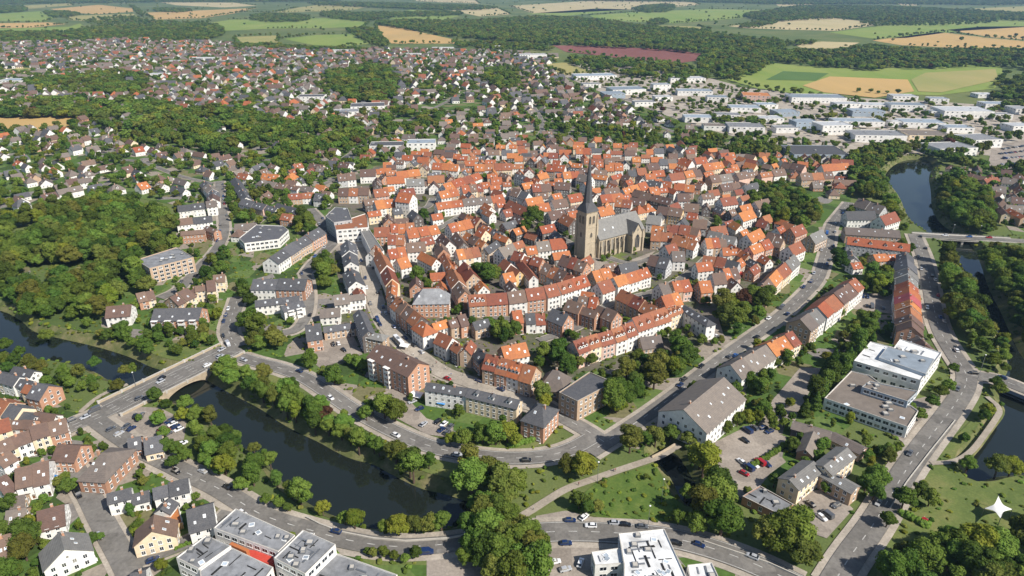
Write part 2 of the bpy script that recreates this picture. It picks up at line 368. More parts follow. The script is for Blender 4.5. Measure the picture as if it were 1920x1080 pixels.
def pip(x, y, poly):
    x, y = np.asarray(x), np.asarray(y); ins = np.zeros(x.shape, bool); n = len(poly)
    for i in range(n):
        x1, y1 = poly[i]; x2, y2 = poly[i - 1]
        if y1 == y2: continue
        c = ((y1 > y) != (y2 > y)) & (x < (x2 - x1) * (y - y1) / (y2 - y1) + x1)
        ins ^= c
    return ins
WZ = -4.0
def in_river(x, y):
    r = np.zeros(np.shape(x), bool)
    for p in RIVERS.values(): r |= pip(x, y, offset(p, 1.2))
    return r
RIV_TXT = {
 'west': "-60,575 0,580 40,600 60,622 100,632 150,643 180,650 215,660 250,672 285,690 330,700 375,704 395,718 440,742 490,767 520,790 560,812 600,830 625,845 660,862 700,870 730,888 790,918 830,925 860,935 890,945 895,965 870,985 840,990 790,987 735,992 690,992 640,972 600,957 560,932 530,907 520,885 490,862 470,848 440,828 400,795 370,772 345,762 315,752 290,738 265,725 235,722 200,712 185,700 140,682 75,675 50,672 0,658 -60,640",
 'canal': "1222,862 1245,848 1268,848 1292,885 1316,930 1316,950 1297,952 1277,940 1262,905 1247,880",
 'east': "1657,330 1672,312 1695,300 1738,298 1752,312 1740,330 1746,360 1746,390 1762,420 1790,437 1820,455 1838,490 1852,540 1874,580 1896,630 1920,680 1990,720 2040,790 2040,880 1920,890 1870,893 1830,905 1808,897 1815,868 1842,838 1862,808 1890,772 1870,750 1880,715 1893,690 1880,650 1862,605 1836,545 1822,525 1805,500 1785,480 1765,455 1735,437 1712,418 1698,400 1688,370 1668,345",
 'pond': "138,535 148,515 164,507 176,514 168,526 156,541 144,550", 'pondlet': "200,445 212,442 218,452 208,458",
}
RIVERS, BANKS = {}, {}
for k, t in RIV_TXT.items():
    p = chaikin(ccw(parse(t, WZ)), 2); RIVERS[k] = p; BANKS[k] = offset(p, 5.0 if 'pond' not in k else 3.0)
def near_water(x, y):
    r = np.zeros(np.shape(x), bool)
    for p in BANKS.values(): r |= pip(x, y, p)
    return r
def sheet(name, polys, z, m, holes=True, kind='structure', grid=()):
    """flat sheet of one or more outlines with the rivers cut out"""
    vs, ed = [], []
    def add(p):
        k, n = len(vs), len(p); vs.extend(Vector(q) for q in p); ed.extend((k + i, k + (i + 1) % n) for i in range(n))
    for p in polys: add(p)
    lo = np.min([np.min(p, 0) for p in polys], 0); hi = np.max([np.max(p, 0) for p in polys], 0)
    cut = [p for p in BANKS.values() if holes and (np.max(p, 0) > lo).all() and (np.min(p, 0) < hi).all()]
    for p in cut: add(p)
    vs.extend(Vector(q) for q in grid)
    v, e, f, ov, oe, of = delaunay_2d_cdt(vs, ed, [], 0, 1e-4)
    vv = np.array([(q.x, q.y) for q in v]); ff = np.array([t[:3] for t in f]); cc = vv[ff].mean(1)
    ins = np.zeros(len(cc), bool)
    for p in polys: ins |= pip(cc[:, 0], cc[:, 1], p)
    for p in cut: ins &= ~pip(cc[:, 0], cc[:, 1], p)
    keep = [tuple(int(i) for i in t) for t, q in zip(ff, ins) if q]
    me = bpy.data.meshes.new(name); me.from_pydata([(a.x, a.y, z) for a in v], [], keep); me.update(); me.materials.append(m)
    o = link(name, me); o['kind'] = kind
    return o
gp = [(x, y) for x in range(-1500, 1501, 60) for y in range(-120, 2000, 60)] + [(x, y) for x in range(-6000, 6001, 250) for y in range(-120, 7000, 250) if abs(x) > 1500 or y > 2000] + [(x, y) for x in range(-15000, 15001, 1000) for y in range(0, 25001, 1000) if abs(x) > 6000 or y > 7000]
sheet('ground', [[(-16000, -200), (16000, -200), (16000, 26000), (-16000, 26000)]], -0.1, COUNTRY, grid=gp)
for k in RIVERS:
    mb = MB(); a, b = RIVERS[k], BANKS[k]; n = len(a)
    inner = offset(a, -2.0)
    for i in range(n):
        j = (i + 1) % n
        mb.face([(*b[i], 0), (*b[j], 0), (*a[j], WZ), (*a[i], WZ)][::-1])
        mb.face([(*a[i], WZ), (*a[j], WZ), (*inner[j], WZ - 1.5), (*inner[i], WZ - 1.5)][::-1])
    structure(mb.build('riverbank' if 'pond' not in k else 'pond_bank', BANK))
    mw = MB(); off = offset(a, .3); mw.face([(x, y, WZ) for x, y in off]); structure(mw.build('river_water' if 'pond' not in k else 'pond_water', WATER))
URBAN = [chaikin(parse(t), 1) for t in (
 "-300,75 200,66 450,82 640,92 960,98 1040,108 1200,120 1400,160 1560,185 1750,190 1960,200 2300,300 2300,560 1960,560 1940,300 1760,285 1600,300 1600,430 1700,450 1740,560 1780,700 1740,830 1560,1100 900,1200 -300,1200 -300,600 40,560 -40,440 60,390 240,365 420,400 420,560 480,620 560,500 470,420 300,330 -300,420",)]
SUB_P = parse("-200,75 200,68 450,84 640,93 960,99 1040,108 1050,150 1180,200 1300,250 1500,285 1600,300 1590,340 1480,330 1350,300 1100,284 900,292 720,308 660,330 600,420 560,440 480,395 430,345 405,340 330,385 240,368 150,372 60,398 -200,430")
sheet('suburb_ground', [SUB_P, parse("1760,325 1900,290 2100,320 2100,450 1900,440 1850,380 1790,350"), parse("-200,430 40,440 60,520 45,575 -200,580")], 0.12, GARDEN)
sheet('town_quarter_ground', [chaikin(parse("600,440 640,330 720,298 900,280 1100,270 1350,290 1600,330 1590,420 1700,440 1735,560 1740,640 1700,700 1560,830 1400,980 1240,850 1130,830 1040,790 1000,850 900,845 780,800 690,770 560,690 440,650 470,560 470,470"), 1)], 0.06, GARDEN)
sheet('old_town_ground', [chaikin(parse("600,440 640,330 720,298 900,280 1100,270 1350,290 1400,350 1440,430 1500,440 1500,500 1440,545 1330,590 1350,640 1180,690 1060,700 1040,790 980,775 900,735 830,715 760,680 700,640 660,680 590,690 570,640 640,600 640,520 600,470"), 1)], 0.11, TOWN)
sheet('foreground_suburb_ground', [parse("-200,690 60,690 110,760 200,790 300,860 480,950 700,1020 900,1020 1080,1000 1420,1060 1500,1200 -200,1200")], 0.10, GARDEN)
sheet('villa_quarter_ground', [parse("320,330 420,330 480,420 470,560 440,650 380,650 190,625 190,570 330,500 330,420")], 0.11, GARDEN)
sheet('industrial_ground', [parse("1000,118 1250,125 1400,165 1560,182 1750,190 1960,205 2300,260 2300,330 1900,295 1760,285 1600,305 1480,285 1300,235 1120,170")], 0.14, PAVE)
LAWNS = [parse(t) for t in ("770,890 800,860 850,855 880,880 860,920 800,915", "1060,955 1120,905 1240,862 1262,905 1290,965 1240,985 1140,975",
 "1700,900 1740,860 1810,870 1808,900 1840,920 1760,960 1690,960", "1750,860 1850,760 1895,775 1840,840 1800,865", "215,770 240,730 330,700 300,690 250,720 150,775 120,770",
 "395,700 450,680 560,720 650,790 720,830 700,850 600,815 500,765", "1130,975 1080,960 1000,1000 1010,1015", "640,1035 800,1035 800,1060 700,1060", "200,640 330,650 410,655 380,665 330,690 290,680",
 "190,480 240,470 230,500 200,540 170,520", "270,430 310,425 310,445 270,450", "380,560 430,565 425,600 390,600", "650,840 760,880 720,885 640,855", "830,825 900,830 1010,800 1030,820 980,850 850,840", "1640,860 1690,850 1680,890 1640,880", "1130,500 1160,480 1180,490 1150,505")]
for p in LAWNS: sheet('lawn', [p], 0.16, LAWN)
sheet('lawn', [parse("1690,930 1960,880 1960,1090 1640,1090")], 0.13, LAWN)
sheet('riverside_meadow', [parse("1062,955 1115,908 1235,866 1258,905 1285,962 1240,980 1140,972")], 0.22, ROUGHG)
LOTS = [parse(t) for t in ("185,795 235,762 300,765 350,790 345,825 300,830 255,812 215,822", "690,745 745,728 800,785 850,800 850,822 800,815 745,785", "1335,832 1410,795 1475,820 1450,880 1400,945 1355,905",
 "1490,925 1560,915 1600,955 1550,1010 1480,985", "585,640 660,625 680,665 600,690 580,675", "1020,1015 1110,1000 1120,1085 1020,1085", "1590,545 1680,555 1680,590 1600,580", "1300,600 1345,590 1360,640 1320,640", "1860,275 1960,255 2000,310 1850,320", "1005,968 1060,958 1120,972 1250,998 1262,1045 1110,1035 1005,1032",
 "1610,770 1760,740 1745,800 1700,835", "800,1035 880,1025 960,1060 960,1090 800,1090", "1440,760 1500,690 1540,690 1490,790", "1075,440 1150,500 1230,470 1200,500 1120,520", "620,460 660,440 640,480")]
for i_, p in enumerate(LOTS): sheet('parking_lot', [p], 0.17 + i_ * .0015, LOT)
# fields
FIELD_EDGES = []
for c, t in [('g', "-20,26 75,21 105,33 85,41 -20,39"), ('t', "-20,44 90,42 125,45 60,52 -20,53"), ('g', "-20,54 60,52 130,50 150,44 158,50 130,58 60,58 -20,57"), ('t', "95,17 185,9 248,16 250,22 180,27 115,22"), ('y', "-10,13 130,6 137,10 60,16 -10,18"),
 ('t', "270,24 390,19 480,15 440,25 380,34 290,37"), ('p', "300,4 440,5 482,11 420,14 330,10"), ('y', "120,30 250,26 262,34 180,41 130,38"), ('g', "378,46 430,37 520,36 620,34 692,42 682,50 600,53 500,54 420,58 390,54"), ('g', "530,73 590,66 660,64 698,82 650,87 590,85"), ('y', "440,70 525,66 520,80 445,84"),
 ('t', "703,47 745,51 855,75 852,82 735,82 712,66"), ('g', "708,31 770,18 830,22 862,30 830,38 750,38"), ('p', "846,20 930,14 958,27 900,31"), ('y', "440,23 515,23 560,14 620,6 695,12 660,19 540,23"), ('p', "780,2 900,7 890,0 780,-3"), ('p', "955,11 1100,2 1180,-1 1300,4 1312,9 1240,15 1150,20 1060,24 1000,25"), ('g', "985,26 1120,16 1185,18 1060,30"),
 ('g', "1105,29 1200,22 1330,17 1460,20 1455,29 1330,39 1260,44 1190,41 1120,37"), ('y', "1198,47 1310,50 1332,56 1260,61 1220,58"), ('p', "1365,49 1440,42 1500,35 1560,33 1622,40 1642,47 1570,58 1480,56 1400,53"), ('g', "1555,61 1640,50 1760,40 1950,30 1950,49 1800,58 1700,71 1640,73"), ('t', "1635,76 1760,60 1860,72 1980,82 1980,91 1790,90 1690,85"),
 ('t', "1775,56 1840,50 1980,49 1980,79 1860,70"), ('p', "1488,83 1540,78 1612,80 1590,88 1540,93 1500,89"), ('p', "1680,5 1730,4 1720,11 1690,10"), ('y', "1820,16 1920,12 1960,20 1900,26 1830,22"), ('p', "1455,8 1530,6 1520,12 1460,12"),
 ('g', "1340,143 1440,117 1500,124 1620,130 1720,125 1872,119 1885,140 1865,166 1760,179 1680,177 1600,173 1520,180 1420,166"), ('r', "1036,85 1100,86 1250,92 1325,102 1312,113 1270,119 1160,109 1060,97"), ('t', "-20,222 60,217 150,213 156,225 130,241 60,246 -20,241"), ('y', "1000,122 1060,117 1112,135 1060,141"), ('y', "0,130 60,127 62,138 0,140")]:
    sheet('crop_field', [parse(t)], 0.3, FM[c]); FIELD_EDGES.append(parse(t))
for c, t in [('t', "1505,161 1556,144 1702,150 1714,172 1640,184 1545,174"), ('k', "1436,150 1468,134 1554,138 1530,152"), ('y', "1708,150 1735,137 1866,130 1872,150 1765,174 1722,172")]:
    sheet('crop_field', [parse(t)], 0.8, FM[c])

ROADS = []
def ribbon(mb, pl, w0, w1, z, m=0):
    n = len(pl); L_, R_ = [], []
    for i in range(n):
        a, b = Vector(pl[max(i - 1, 0)]), Vector(pl[min(i + 1, n - 1)]); t = (b - a).normalized(); nrm = Vector((-t.y, t.x)); p = Vector(pl[i])
        L_.append(p + nrm * w1); R_.append(p + nrm * w0)
    for i in range(n - 1):
        mb.face([(*R_[i], z), (*R_[i + 1], z), (*L_[i + 1], z), (*L_[i], z)], m)
    return L_, R_
def resample(pl, step):
    q = [Vector(pl[0])]; acc = 0.0
    for a, b in zip(pl, pl[1:]):
        a, b = Vector(a), Vector(b); d = (b - a).length; s = step - acc
        while s <= d: q.append(a + (b - a) * (s / d)); s += step
        acc = (acc + d) % step
    return q
MARK = mat('worn_white_road_paint', (.50, .49, .46), .8, nscale=.9, namt=.55, rand=0)
zr = [0.40, 0.20]
def road(t, w, mark=1, pave=2.0, m=None, name='road', edge=False):
    pl = chaikin(parse(t), 3, closed=False); ROADS.append((np.array(pl), w / 2 + pave * .6))
    zr[0] += 0.006; zr[1] += 0.004; z = zr[0]
    mb = MB(); ribbon(mb, pl, -w / 2, w / 2, z); structure(mb.build(name, m or ASPH))
    if pave:
        mp = MB()
        for s in (1, -1):
            a, b = (w / 2, w / 2 + pave) if s > 0 else (-w / 2 - pave, -w / 2)
            L_, R_ = ribbon(mp, pl, a, b, zr[1] + (.002 if s > 0 else 0))
        structure(mp.build('pavement', PAVE))
    if mark:
        mm = MB(); rs = resample(pl, 1.0)
        for i in range(2, len(rs) - 5, 8):
            ribbon(mm, rs[i:i + 4], -.16, .16, z + .02)
        if edge:
            for s in (-w / 2 + .5, w / 2 - .5): ribbon(mm, rs, s - .12, s + .12, z + .02)
        if edge == 2:
            for i in range(2, len(rs) - 5, 8):
                for s in (-w / 4, w / 4): ribbon(mm, rs[i:i + 4], s - .14, s + .14, z + .02)
        if mm.f: structure(mm.build('road_marking', MARK))
road("60,842 100,815 140,797 200,772 250,746 300,722 345,700 395,677 425,662 445,652", 11, edge=2, pave=2.5)
road("420,668 445,668 480,680 520,689 570,707 610,733 650,762 690,785 740,811 800,837 850,849 920,859 980,861 1035,855 1075,842 1110,822", 8.5, edge=1, pave=2.2)
road("1020,760 1050,780 1100,808 1140,835", 8)
road("1592,380 1572,405 1556,425 1556,450 1545,490 1535,525 1500,560 1460,598 1400,640 1340,683 1280,730 1230,768 1180,802 1140,828 1105,850", 7.5, pave=2.2)
road("182,790 217,815 262,845 325,875 375,900 412,918 450,942 480,962 520,978 580,995 640,1012 700,1023 760,1028 850,1021 930,1007 1000,1001", 8, pave=2.5)
road("930,1007 1000,1000 1080,997 1160,1001 1240,1005 1330,1027 1420,1060 1500,1100", 10, edge=1, pave=2.5)
road("130,862 150,900 168,930 186,968 212,1015 236,1058 260,1110", 8, mark=0, pave=1.6)
road("236,1058 265,1052 300,1038 350,1019 395,998 430,960", 6.5, mark=0, pave=1.2)
road("1714,440 1735,490 1745,545 1752,590 1766,630 1790,668 1812,700 1812,725 1782,772 1742,822 1702,876 1668,934 1636,988 1592,1046 1560,1100", 9, pave=2.4)
road("1812,705 1850,708 1880,714 1930,735 2000,760", 9, pave=2)
road("572,515 586,495 613,468 630,452 615,432 595,408 580,392", 8, mark=0)
road("655,440 672,460 685,485 695,520 698,548 706,575 720,605 737,628 762,650 792,676 830,702 880,718 920,733 960,752 1022,768", 8.5, mark=0, pave=1.5, m=PAVE)
road("630,452 645,448 660,452", 9, mark=0)
road("572,510 580,545 579,580 568,608 552,622 530,625", 6.5, mark=0)
road("445,652 430,630 428,612 440,580 447,557", 9, pave=2)
road("412,340 412,360 414,382 420,413 421,440 408,467 384,493 352,526 335,545 300,560", 7.5, mark=0)
road("1712,441 1760,444 1810,447 1860,449 1910,452 1990,458", 7, mark=0, pave=1.2)
road("1272,836 1245,853 1222,863 1160,883 1110,901 1062,917 1022,942 985,966 945,985 915,1000", 3.4, mark=0, pave=0, m=SAND, name='path')
road("1745,870 1790,868 1820,850 1840,825 1865,790 1878,768 1850,745", 2.4, mark=0, pave=0, m=SAND, name='path')
road("150,775 180,748 205,735 240,722", 2.5, mark=0, pave=0, m=SAND, name='path')
for t in ("265,300 240,318 220,332 190,352", "180,300 265,300 330,330 400,345", "480,420 530,380 600,350 640,330", "300,270 420,300 560,300 680,300 820,290", "640,300 700,260 760,230 860,215", "850,215 980,240 1100,260 1250,280", "1000,200 1020,230 1010,262", "1180,215 1300,262 1420,280",
          "1300,235 1420,250 1560,270 1680,262 1800,255", "1140,180 1260,205 1400,225 1560,235 1720,240 1900,275", "1350,290 1380,260 1400,225", "0,160 200,150 420,140 640,150", "300,110 460,120 700,125 960,130", "700,260 900,160 960,130", "1110,470 1180,500 1235,480 1290,455 1330,470 1340,440 1322,412 1290,400", "1340,470 1300,510 1240,545 1180,560 1130,575 1100,610 1010,640", "845,570 855,540 830,500 815,470 820,440 800,425", "880,590 960,600 1040,610", "820,430 900,385 985,395 1040,440 1075,460", "700,390 760,385 800,395 812,372"):
    road(t, 5.0, mark=0, pave=1.0)
def near_road(x, y, extra=0.0):
    x, y = np.asarray(x, float), np.asarray(y, float); r = np.zeros(x.shape, bool)
    for pl, hw in ROADS:
        lo, hi = pl.min(0) - hw - extra, pl.max(0) + hw + extra
        k = (x > lo[0]) & (x < hi[0]) & (y > lo[1]) & (y < hi[1])
        if not k.any(): continue
        xx, yy = x[k], y[k]; d = np.full(xx.shape, 1e9)
        for a, b in zip(pl[:-1], pl[1:]):
            v = b - a; l2 = max(v @ v, 1e-9); t = np.clip(((xx - a[0]) * v[0] + (yy - a[1]) * v[1]) / l2, 0, 1)
            d = np.minimum(d, np.hypot(xx - a[0] - t * v[0], yy - a[1] - t * v[1]))
        kk = np.zeros(x.shape, bool); kk[k] = d < hw + extra; r |= kk
    return r

# ------------------------------------------------------------------ shared part meshes
def win_mesh(name, w, h, fr=.12, bar=True):
    mb = MB()
    mb.box(-w / 2, w / 2, -.05, .06, 0, fr, 0); mb.box(-w / 2, w / 2, -.05, .06, h - fr, h, 0)
    mb.box(-w / 2, -w / 2 + fr, -.05, .06, fr, h - fr, 0); mb.box(w / 2 - fr, w / 2, -.05, .06, fr, h - fr, 0)
    if bar: mb.box(-.04, .04, -.045, .06, fr, h - fr, 0)
    mb.box(-w / 2 - .08, w / 2 + .08, -.16, .06, -.1, -.002, 0)
    mb.face([(-w / 2 + fr, -.02, fr), (w / 2 - fr, -.02, fr), (w / 2 - fr, -.02, h - fr), (-w / 2 + fr, -.02, h - fr)], 1)
    return mb.mesh(name, [FRAME, GLASS])
WIN = win_mesh('window', 1.35, 1.75); WIN_S = win_mesh('small_window', 1.0, 1.2, bar=False); WIN_L = win_mesh('wide_window', 2.4, 1.7)
def door_mesh():
    mb = MB(); mb.box(-.6, -.48, -.06, .06, 0, 2.3, 0); mb.box(.48, .6, -.06, .06, 0, 2.3, 0); mb.box(-.48, .48, -.06, .06, 2.15, 2.3, 0)
    mb.box(-.48, .48, -.03, .06, 0, 1.5, 1); mb.box(-.48, .48, -.03, .06, 1.5, 2.15, 2); mb.box(-.9, .9, -.5, -.07, 0, .15, 0)
    return mb.mesh('door', [FRAME, mat('brown_door_paint', (.14, .07, .04), .6, rand=.4), GLASS])
DOOR = door_mesh()
def chimney_mesh():
    mb = MB(); mb.box(-.4, .4, -.35, .35, -1.2, 1.1, 0); mb.box(-.47, .47, -.42, .42, 1.1, 1.25, 1); mb.cyl((-.18, 0, 1.25), (-.18, 0, 1.6), .12, .1, 6, 0); mb.cyl((.18, 0, 1.25), (.18, 0, 1.6), .12, .1, 6, 0)
    return mb.mesh('chimney', [WL['b'], CONC])
CHIM = chimney_mesh()
def skylight_mesh():
    mb = MB(); mb.box(-.55, .55, -.75, .75, 0, .12, 0); mb.face([(-.38, -.58, .124), (.38, -.58, .124), (.38, .58, .124), (-.38, .58, .124)], 1)
    return mb.mesh('skylight', [FRAME, mat('pale_skylight_glass', (.42, .48, .54), .15, namt=.2, rand=.4, spec=.6)])
SKYL = skylight_mesh()
def dormer_mesh(rm):
    mb = MB(); w, h, d = .95, 1.35, 2.6
    mb.face([(-w, 0, -.4), (w, 0, -.4), (w, 0, h), (0, 0, h + .75), (-w, 0, h)], 0)
    mb.face([(w, 0, -.4), (w, d, -.4), (w, d, h), (w, 0, h)], 0); mb.face([(-w, d, -.4), (-w, 0, -.4), (-w, 0, h), (-w, d, h)], 0)
    mb.shell([(-w - .2, -.25, h - .08), (0, -.25, h + .88), (0, d, h + .88), (-w - .2, d, h - .08)], [(0, 1, 2, 3)], .12, 1)
    mb.shell([(0, -.25, h + .88), (w + .2, -.25, h - .08), (w + .2, d, h - .08), (0, d, h + .88)], [(0, 1, 2, 3)], .12, 1)
    mb.box(-.55, .55, -.06, 0, .15, h - .1, 2)
    mb.face([(-.45, -.07, .25), (.45, -.07, .25), (.45, -.07, h - .2), (-.45, -.07, h - .2)], 3)
    return mb.mesh('dormer', [WL['w'], M[rm], FRAME, GLASS])
DORM = {}
def dormer(rm):
    if rm not in DORM: DORM[rm] = dormer_mesh(rm)
    return DORM[rm]
WNAME = {'w': 'white', 'c': 'cream', 'y': 'yellow', 'b': 'brick', 't': 'tan', 'p': 'pink', 'g': 'grey', 'd': 'timbered', 'l': 'blue grey', 's': 'stone'}
RNAME = {'o': 'orange', 'r': 'rust', 'b': 'brown', 'g': 'grey', 'd': 'slate', 's': 'pale slate', 'p': 'red', 'f': 'felt', 'h': 'white', 'q': 'pale grey', 'k': 'gravel', 'l': 'blue grey', 'e': 'mossy'}
def place_windows(root, x0, y0, x1, y1, nstor, hfirst, step_h, me, spacing, margin=.9, cap=99, zmax=None):
    """windows along a wall from (x0,y0) to (x1,y1) in the root's frame, outward to the right of that direction"""
    L_ = math.hypot(x1 - x0, y1 - y0); a = math.atan2(y1 - y0, x1 - x0)
    n = max(1, int((L_ - 2 * margin + spacing * .45) / spacing)); k = 0
    for s in range(nstor):
        for i in range(n):
            if k >= cap: return
            t = (i + .5) / n * (L_ - 2 * margin) + margin
            o = link('window', me, root, (x0 + math.cos(a) * t, y0 + math.sin(a) * t, hfirst + s * step_h), a); k += 1
def facing(root_xy, ang, nx, ny, lim=-.25):
    wx, wy = nx * math.cos(ang) - ny * math.sin(ang), nx * math.sin(ang) + ny * math.cos(ang)
    d = math.hypot(*root_xy); return -(wx * root_xy[0] + wy * root_xy[1]) / d > lim
def gable_geo(mb_w, mb_r, L, W, eave, rise, hip, over=.4, verge=(.3, .3), th=.24):
    h = L / 2; b = W / 2; z0, z1 = eave, eave + rise; s = rise / b
    ins = [min(b * .85, h * .8) if q else 0 for q in hip]
    for sg in (-1, 1):
        pts = [(-h, sg * b, 0), (h, sg * b, 0), (h, sg * b, z0), (-h, sg * b, z0)]
        mb_w.face(pts if sg < 0 else pts[::-1])
    for e, sg in ((0, -1), (1, 1)):
        x = sg * h
        pts = [(x, -b, 0), (x, b, 0), (x, b, z0)] + ([] if hip[e] else [(x, 0, z1)]) + [(x, -b, z0)]
        mb_w.face(pts if sg > 0 else pts[::-1])
    up = .2
    yo, zo = b + over, z0 - s * over + up
    va, vb = (over if hip[0] else verge[0]), (over if hip[1] else verge[1])
    ra, rb = (-h + ins[0], 0, z1 + up) if hip[0] else (-h - va, 0, z1 + up), (h - ins[1], 0, z1 + up) if hip[1] else (h + vb, 0, z1 + up)
    A, B, C, D = (-h - va, -yo, zo), (h + vb, -yo, zo), (h + vb, yo, zo), (-h - va, yo, zo)
    vs = [A, B, C, D, ra, rb]; fs = [(0, 1, 5, 4), (2, 3, 4, 5)]
    if hip[0]: fs.append((3, 0, 4))
    if hip[1]: fs.append((1, 2, 5))
    mb_r.shell(vs, fs, th)
def build_house(sp):
    """sp: c, ang, L, W, eave, rise, rm, wm, hip, ends, name, look/label, cat, group"""
    c, ang, L, W, eave, rise = sp['c'], sp['ang'], sp['L'], sp['W'], sp['eave'], sp['rise']
    root = empty(sp['name'], (c[0], c[1], 0), ang)
    if sp.get('label'): fixed(root, sp['label'], sp['cat'], sp.get('group'))
    else: tag(root, sp['look'], sp['cat'], sp.get('group'))
    mw, mr = MB(), MB(); e = sp.get('ends', (1, 1)); hip = sp.get('hip', (0, 0))
    gable_geo(mw, mr, L, W, eave, rise, hip, verge=(.3 if e[0] else -.02, .3 if e[1] else -.02))
    mw.build('wall', WL[sp['wm']], root); rf = mr.build('roof', M[sp['rm']], root)
    near = math.hypot(*c); st = max(1, round(eave / 2.9)); sh = eave / st; h, b = L / 2, W / 2
    cap = 99 if near < 640 else (6 if near < 760 else 3)
    big = sp.get('wmesh') or (WIN if near < 520 or eave > 6.5 else WIN_S); spc = sp.get('spc', 2.6)
    base = 1.0 if sh > 2.5 else .8
    if sp.get('win', 1):
        if facing(c, ang, 0, -1): place_windows(root, -h, -b, h, -b, st, base, sh, big, spc, cap=cap)
        if facing(c, ang, 0, 1): place_windows(root, h, b, -h, b, st, base, sh, big, spc, cap=cap)
        if e[1] and facing(c, ang, 1, 0):
            place_windows(root, h, -b, h, b, st, base, sh, big, spc * 1.15, cap=cap)
            if not hip[1] and near < 700: link('window', WIN_S, root, (h, 0, eave + rise * .22), R(90))
        if e[0] and facing(c, ang, -1, 0):
            place_windows(root, -h, b, -h, -b, st, base, sh, big, spc * 1.15, cap=cap)
            if not hip[0] and near < 700: link('window', WIN_S, root, (-h, 0, eave + rise * .22), R(-90))
        if near < 560:
            sg = -1 if facing(c, ang, 0, -1, 0) else 1
            link('door', DOOR, root, (min(h - .9, .2 * L + 1.35), sg * (b + .02), 0), 0 if sg < 0 else R(180))
    rnd = random.Random(int(c[0] * 13 + c[1] * 7))
    for bx_ in sp.get('balc', ()):
        link('balcony', balcony_mesh(3.4, 1.6, st, sh), root, (bx_ * L, -b, 0) if facing(c, ang, 0, -1, 0) else (-bx_ * L, b, 0), 0 if facing(c, ang, 0, -1, 0) else R(180))
    nc = sp.get('chim', 1 if rnd.random() < .75 else 0)
    for i in range(nc):
        link('chimney', CHIM, rf, ((rnd.random() - .5) * L * .7 if nc == 1 else (i + .5) / nc * L * .8 - L * .4, (rnd.random() - .5) * 1.6, eave + rise - .1))
    sl = math.atan2(rise, b)
    for sg in (-1, 1):
        if not facing(c, ang, 0, sg, -.1): continue
        ns = sp.get('sky'); ns = ns if ns is not None else (rnd.choice([0, 1, 2, 2]) if near < 720 else rnd.choice([0, 0, 1]))
        nd = sp.get('dorm', 0)
        for i in range(nd):
            x = (i + .5) / nd * (L - 1.2) - (L - 1.2) / 2; t = .72
            link('dormer', dormer(sp['rm']), rf, (x, sg * b * t, eave + rise * (1 - t) + .25), 0 if sg < 0 else R(180))
        for i in range(ns):
            x = (i + rnd.uniform(.25, .75)) / ns * (L - 2.4) - (L - 2.4) / 2; t = rnd.uniform(.32, .5) if nd else rnd.uniform(.35, .72)
            o = link('skylight', SKYL, rf, (x, sg * b * t, eave + rise * (1 - t) + .22)); o.rotation_euler = (sl * -sg, 0, 0); q_ = rnd.uniform(.6, .95); o.scale = (q_, q_, 1)
    return root

SPECS = []; rowid = [0]
def row(txt, slope=1.0, name='town_house', cat='town house', group='old town houses', **kw):
    tk = txt.split(); i = 0
    while i < len(tk) and tk[i].lstrip('-').replace('.', '').isdigit(): i += 1
    v = [float(x) for x in tk[:i]]; roofs, walls = tk[i], tk[i + 1]
    Wd = float(tk[i + 2]) if len(tk) > i + 2 else 10.4; ev = float(tk[i + 3]) if len(tk) > i + 3 else 7.3; fl = tk[i + 4] if len(tk) > i + 4 else ''
    z = ev + Wd / 2 * slope
    pl = [Vector(G(v[k], v[k + 1], z)) for k in range(0, len(v), 2)]
    seg = [(b - a).length for a, b in zip(pl, pl[1:])]; tot = sum(seg); n = len(roofs); rowid[0] += 1
    def at(t):
        t = min(max(t, 0), tot)
        for a, b, l in zip(pl, pl[1:], seg):
            if t <= l + 1e-6: return a + (b - a) * (t / l)
            t -= l
        return pl[-1]
    rnd = random.Random(rowid[0])
    cuts = [0] + [tot * (k + rnd.uniform(-.14, .14)) / n for k in range(1, n)] + [tot]
    for k in range(n):
        a, b = at(cuts[k]), at(cuts[k + 1]); d = b - a; L = d.length - (.06 if n > 1 else 0)
        jit = n > 1 and 'J' not in fl; swap = group == 'old town houses' and not kw.get('sky')
        w2 = Wd * (1 + (rnd.uniform(-.06, .06) if jit else 0)); e2 = ev + (rnd.uniform(-.5, .5) if jit else 0)
        wm, rm = walls[k % len(walls)], roofs[k]
        if swap and rm == 'o' and rnd.random() < .16: rm = rnd.choice('bbrg')
        elif swap and rm in 'dg' and rnd.random() < .4: rm = rnd.choice('orrb')
        sp_d = dict(c=((a.x + b.x) / 2, (a.y + b.y) / 2), ang=math.atan2(d.y, d.x), L=max(L, 4.0), W=w2, eave=e2, rise=w2 / 2 * slope, rm=rm, wm=wm, row=rowid[0],
            hip=(1 if 'h' in fl or ('i' in fl and k == 0) else 0, 1 if 'h' in fl or ('j' in fl and k == n - 1) else 0), ends=(k == 0, k == n - 1), dorm=rnd.choice([0, 2, 3]) if 'D' in fl else 0,
            look=f"{RNAME[rm]} roofed {WNAME[wm]} {kw.get('kind', 'town house')}", name=name, cat=cat, group=group)
        sp_d.update({a_: b_ for a_, b_ in kw.items() if a_ != 'kind'}); SPECS.append(sp_d)
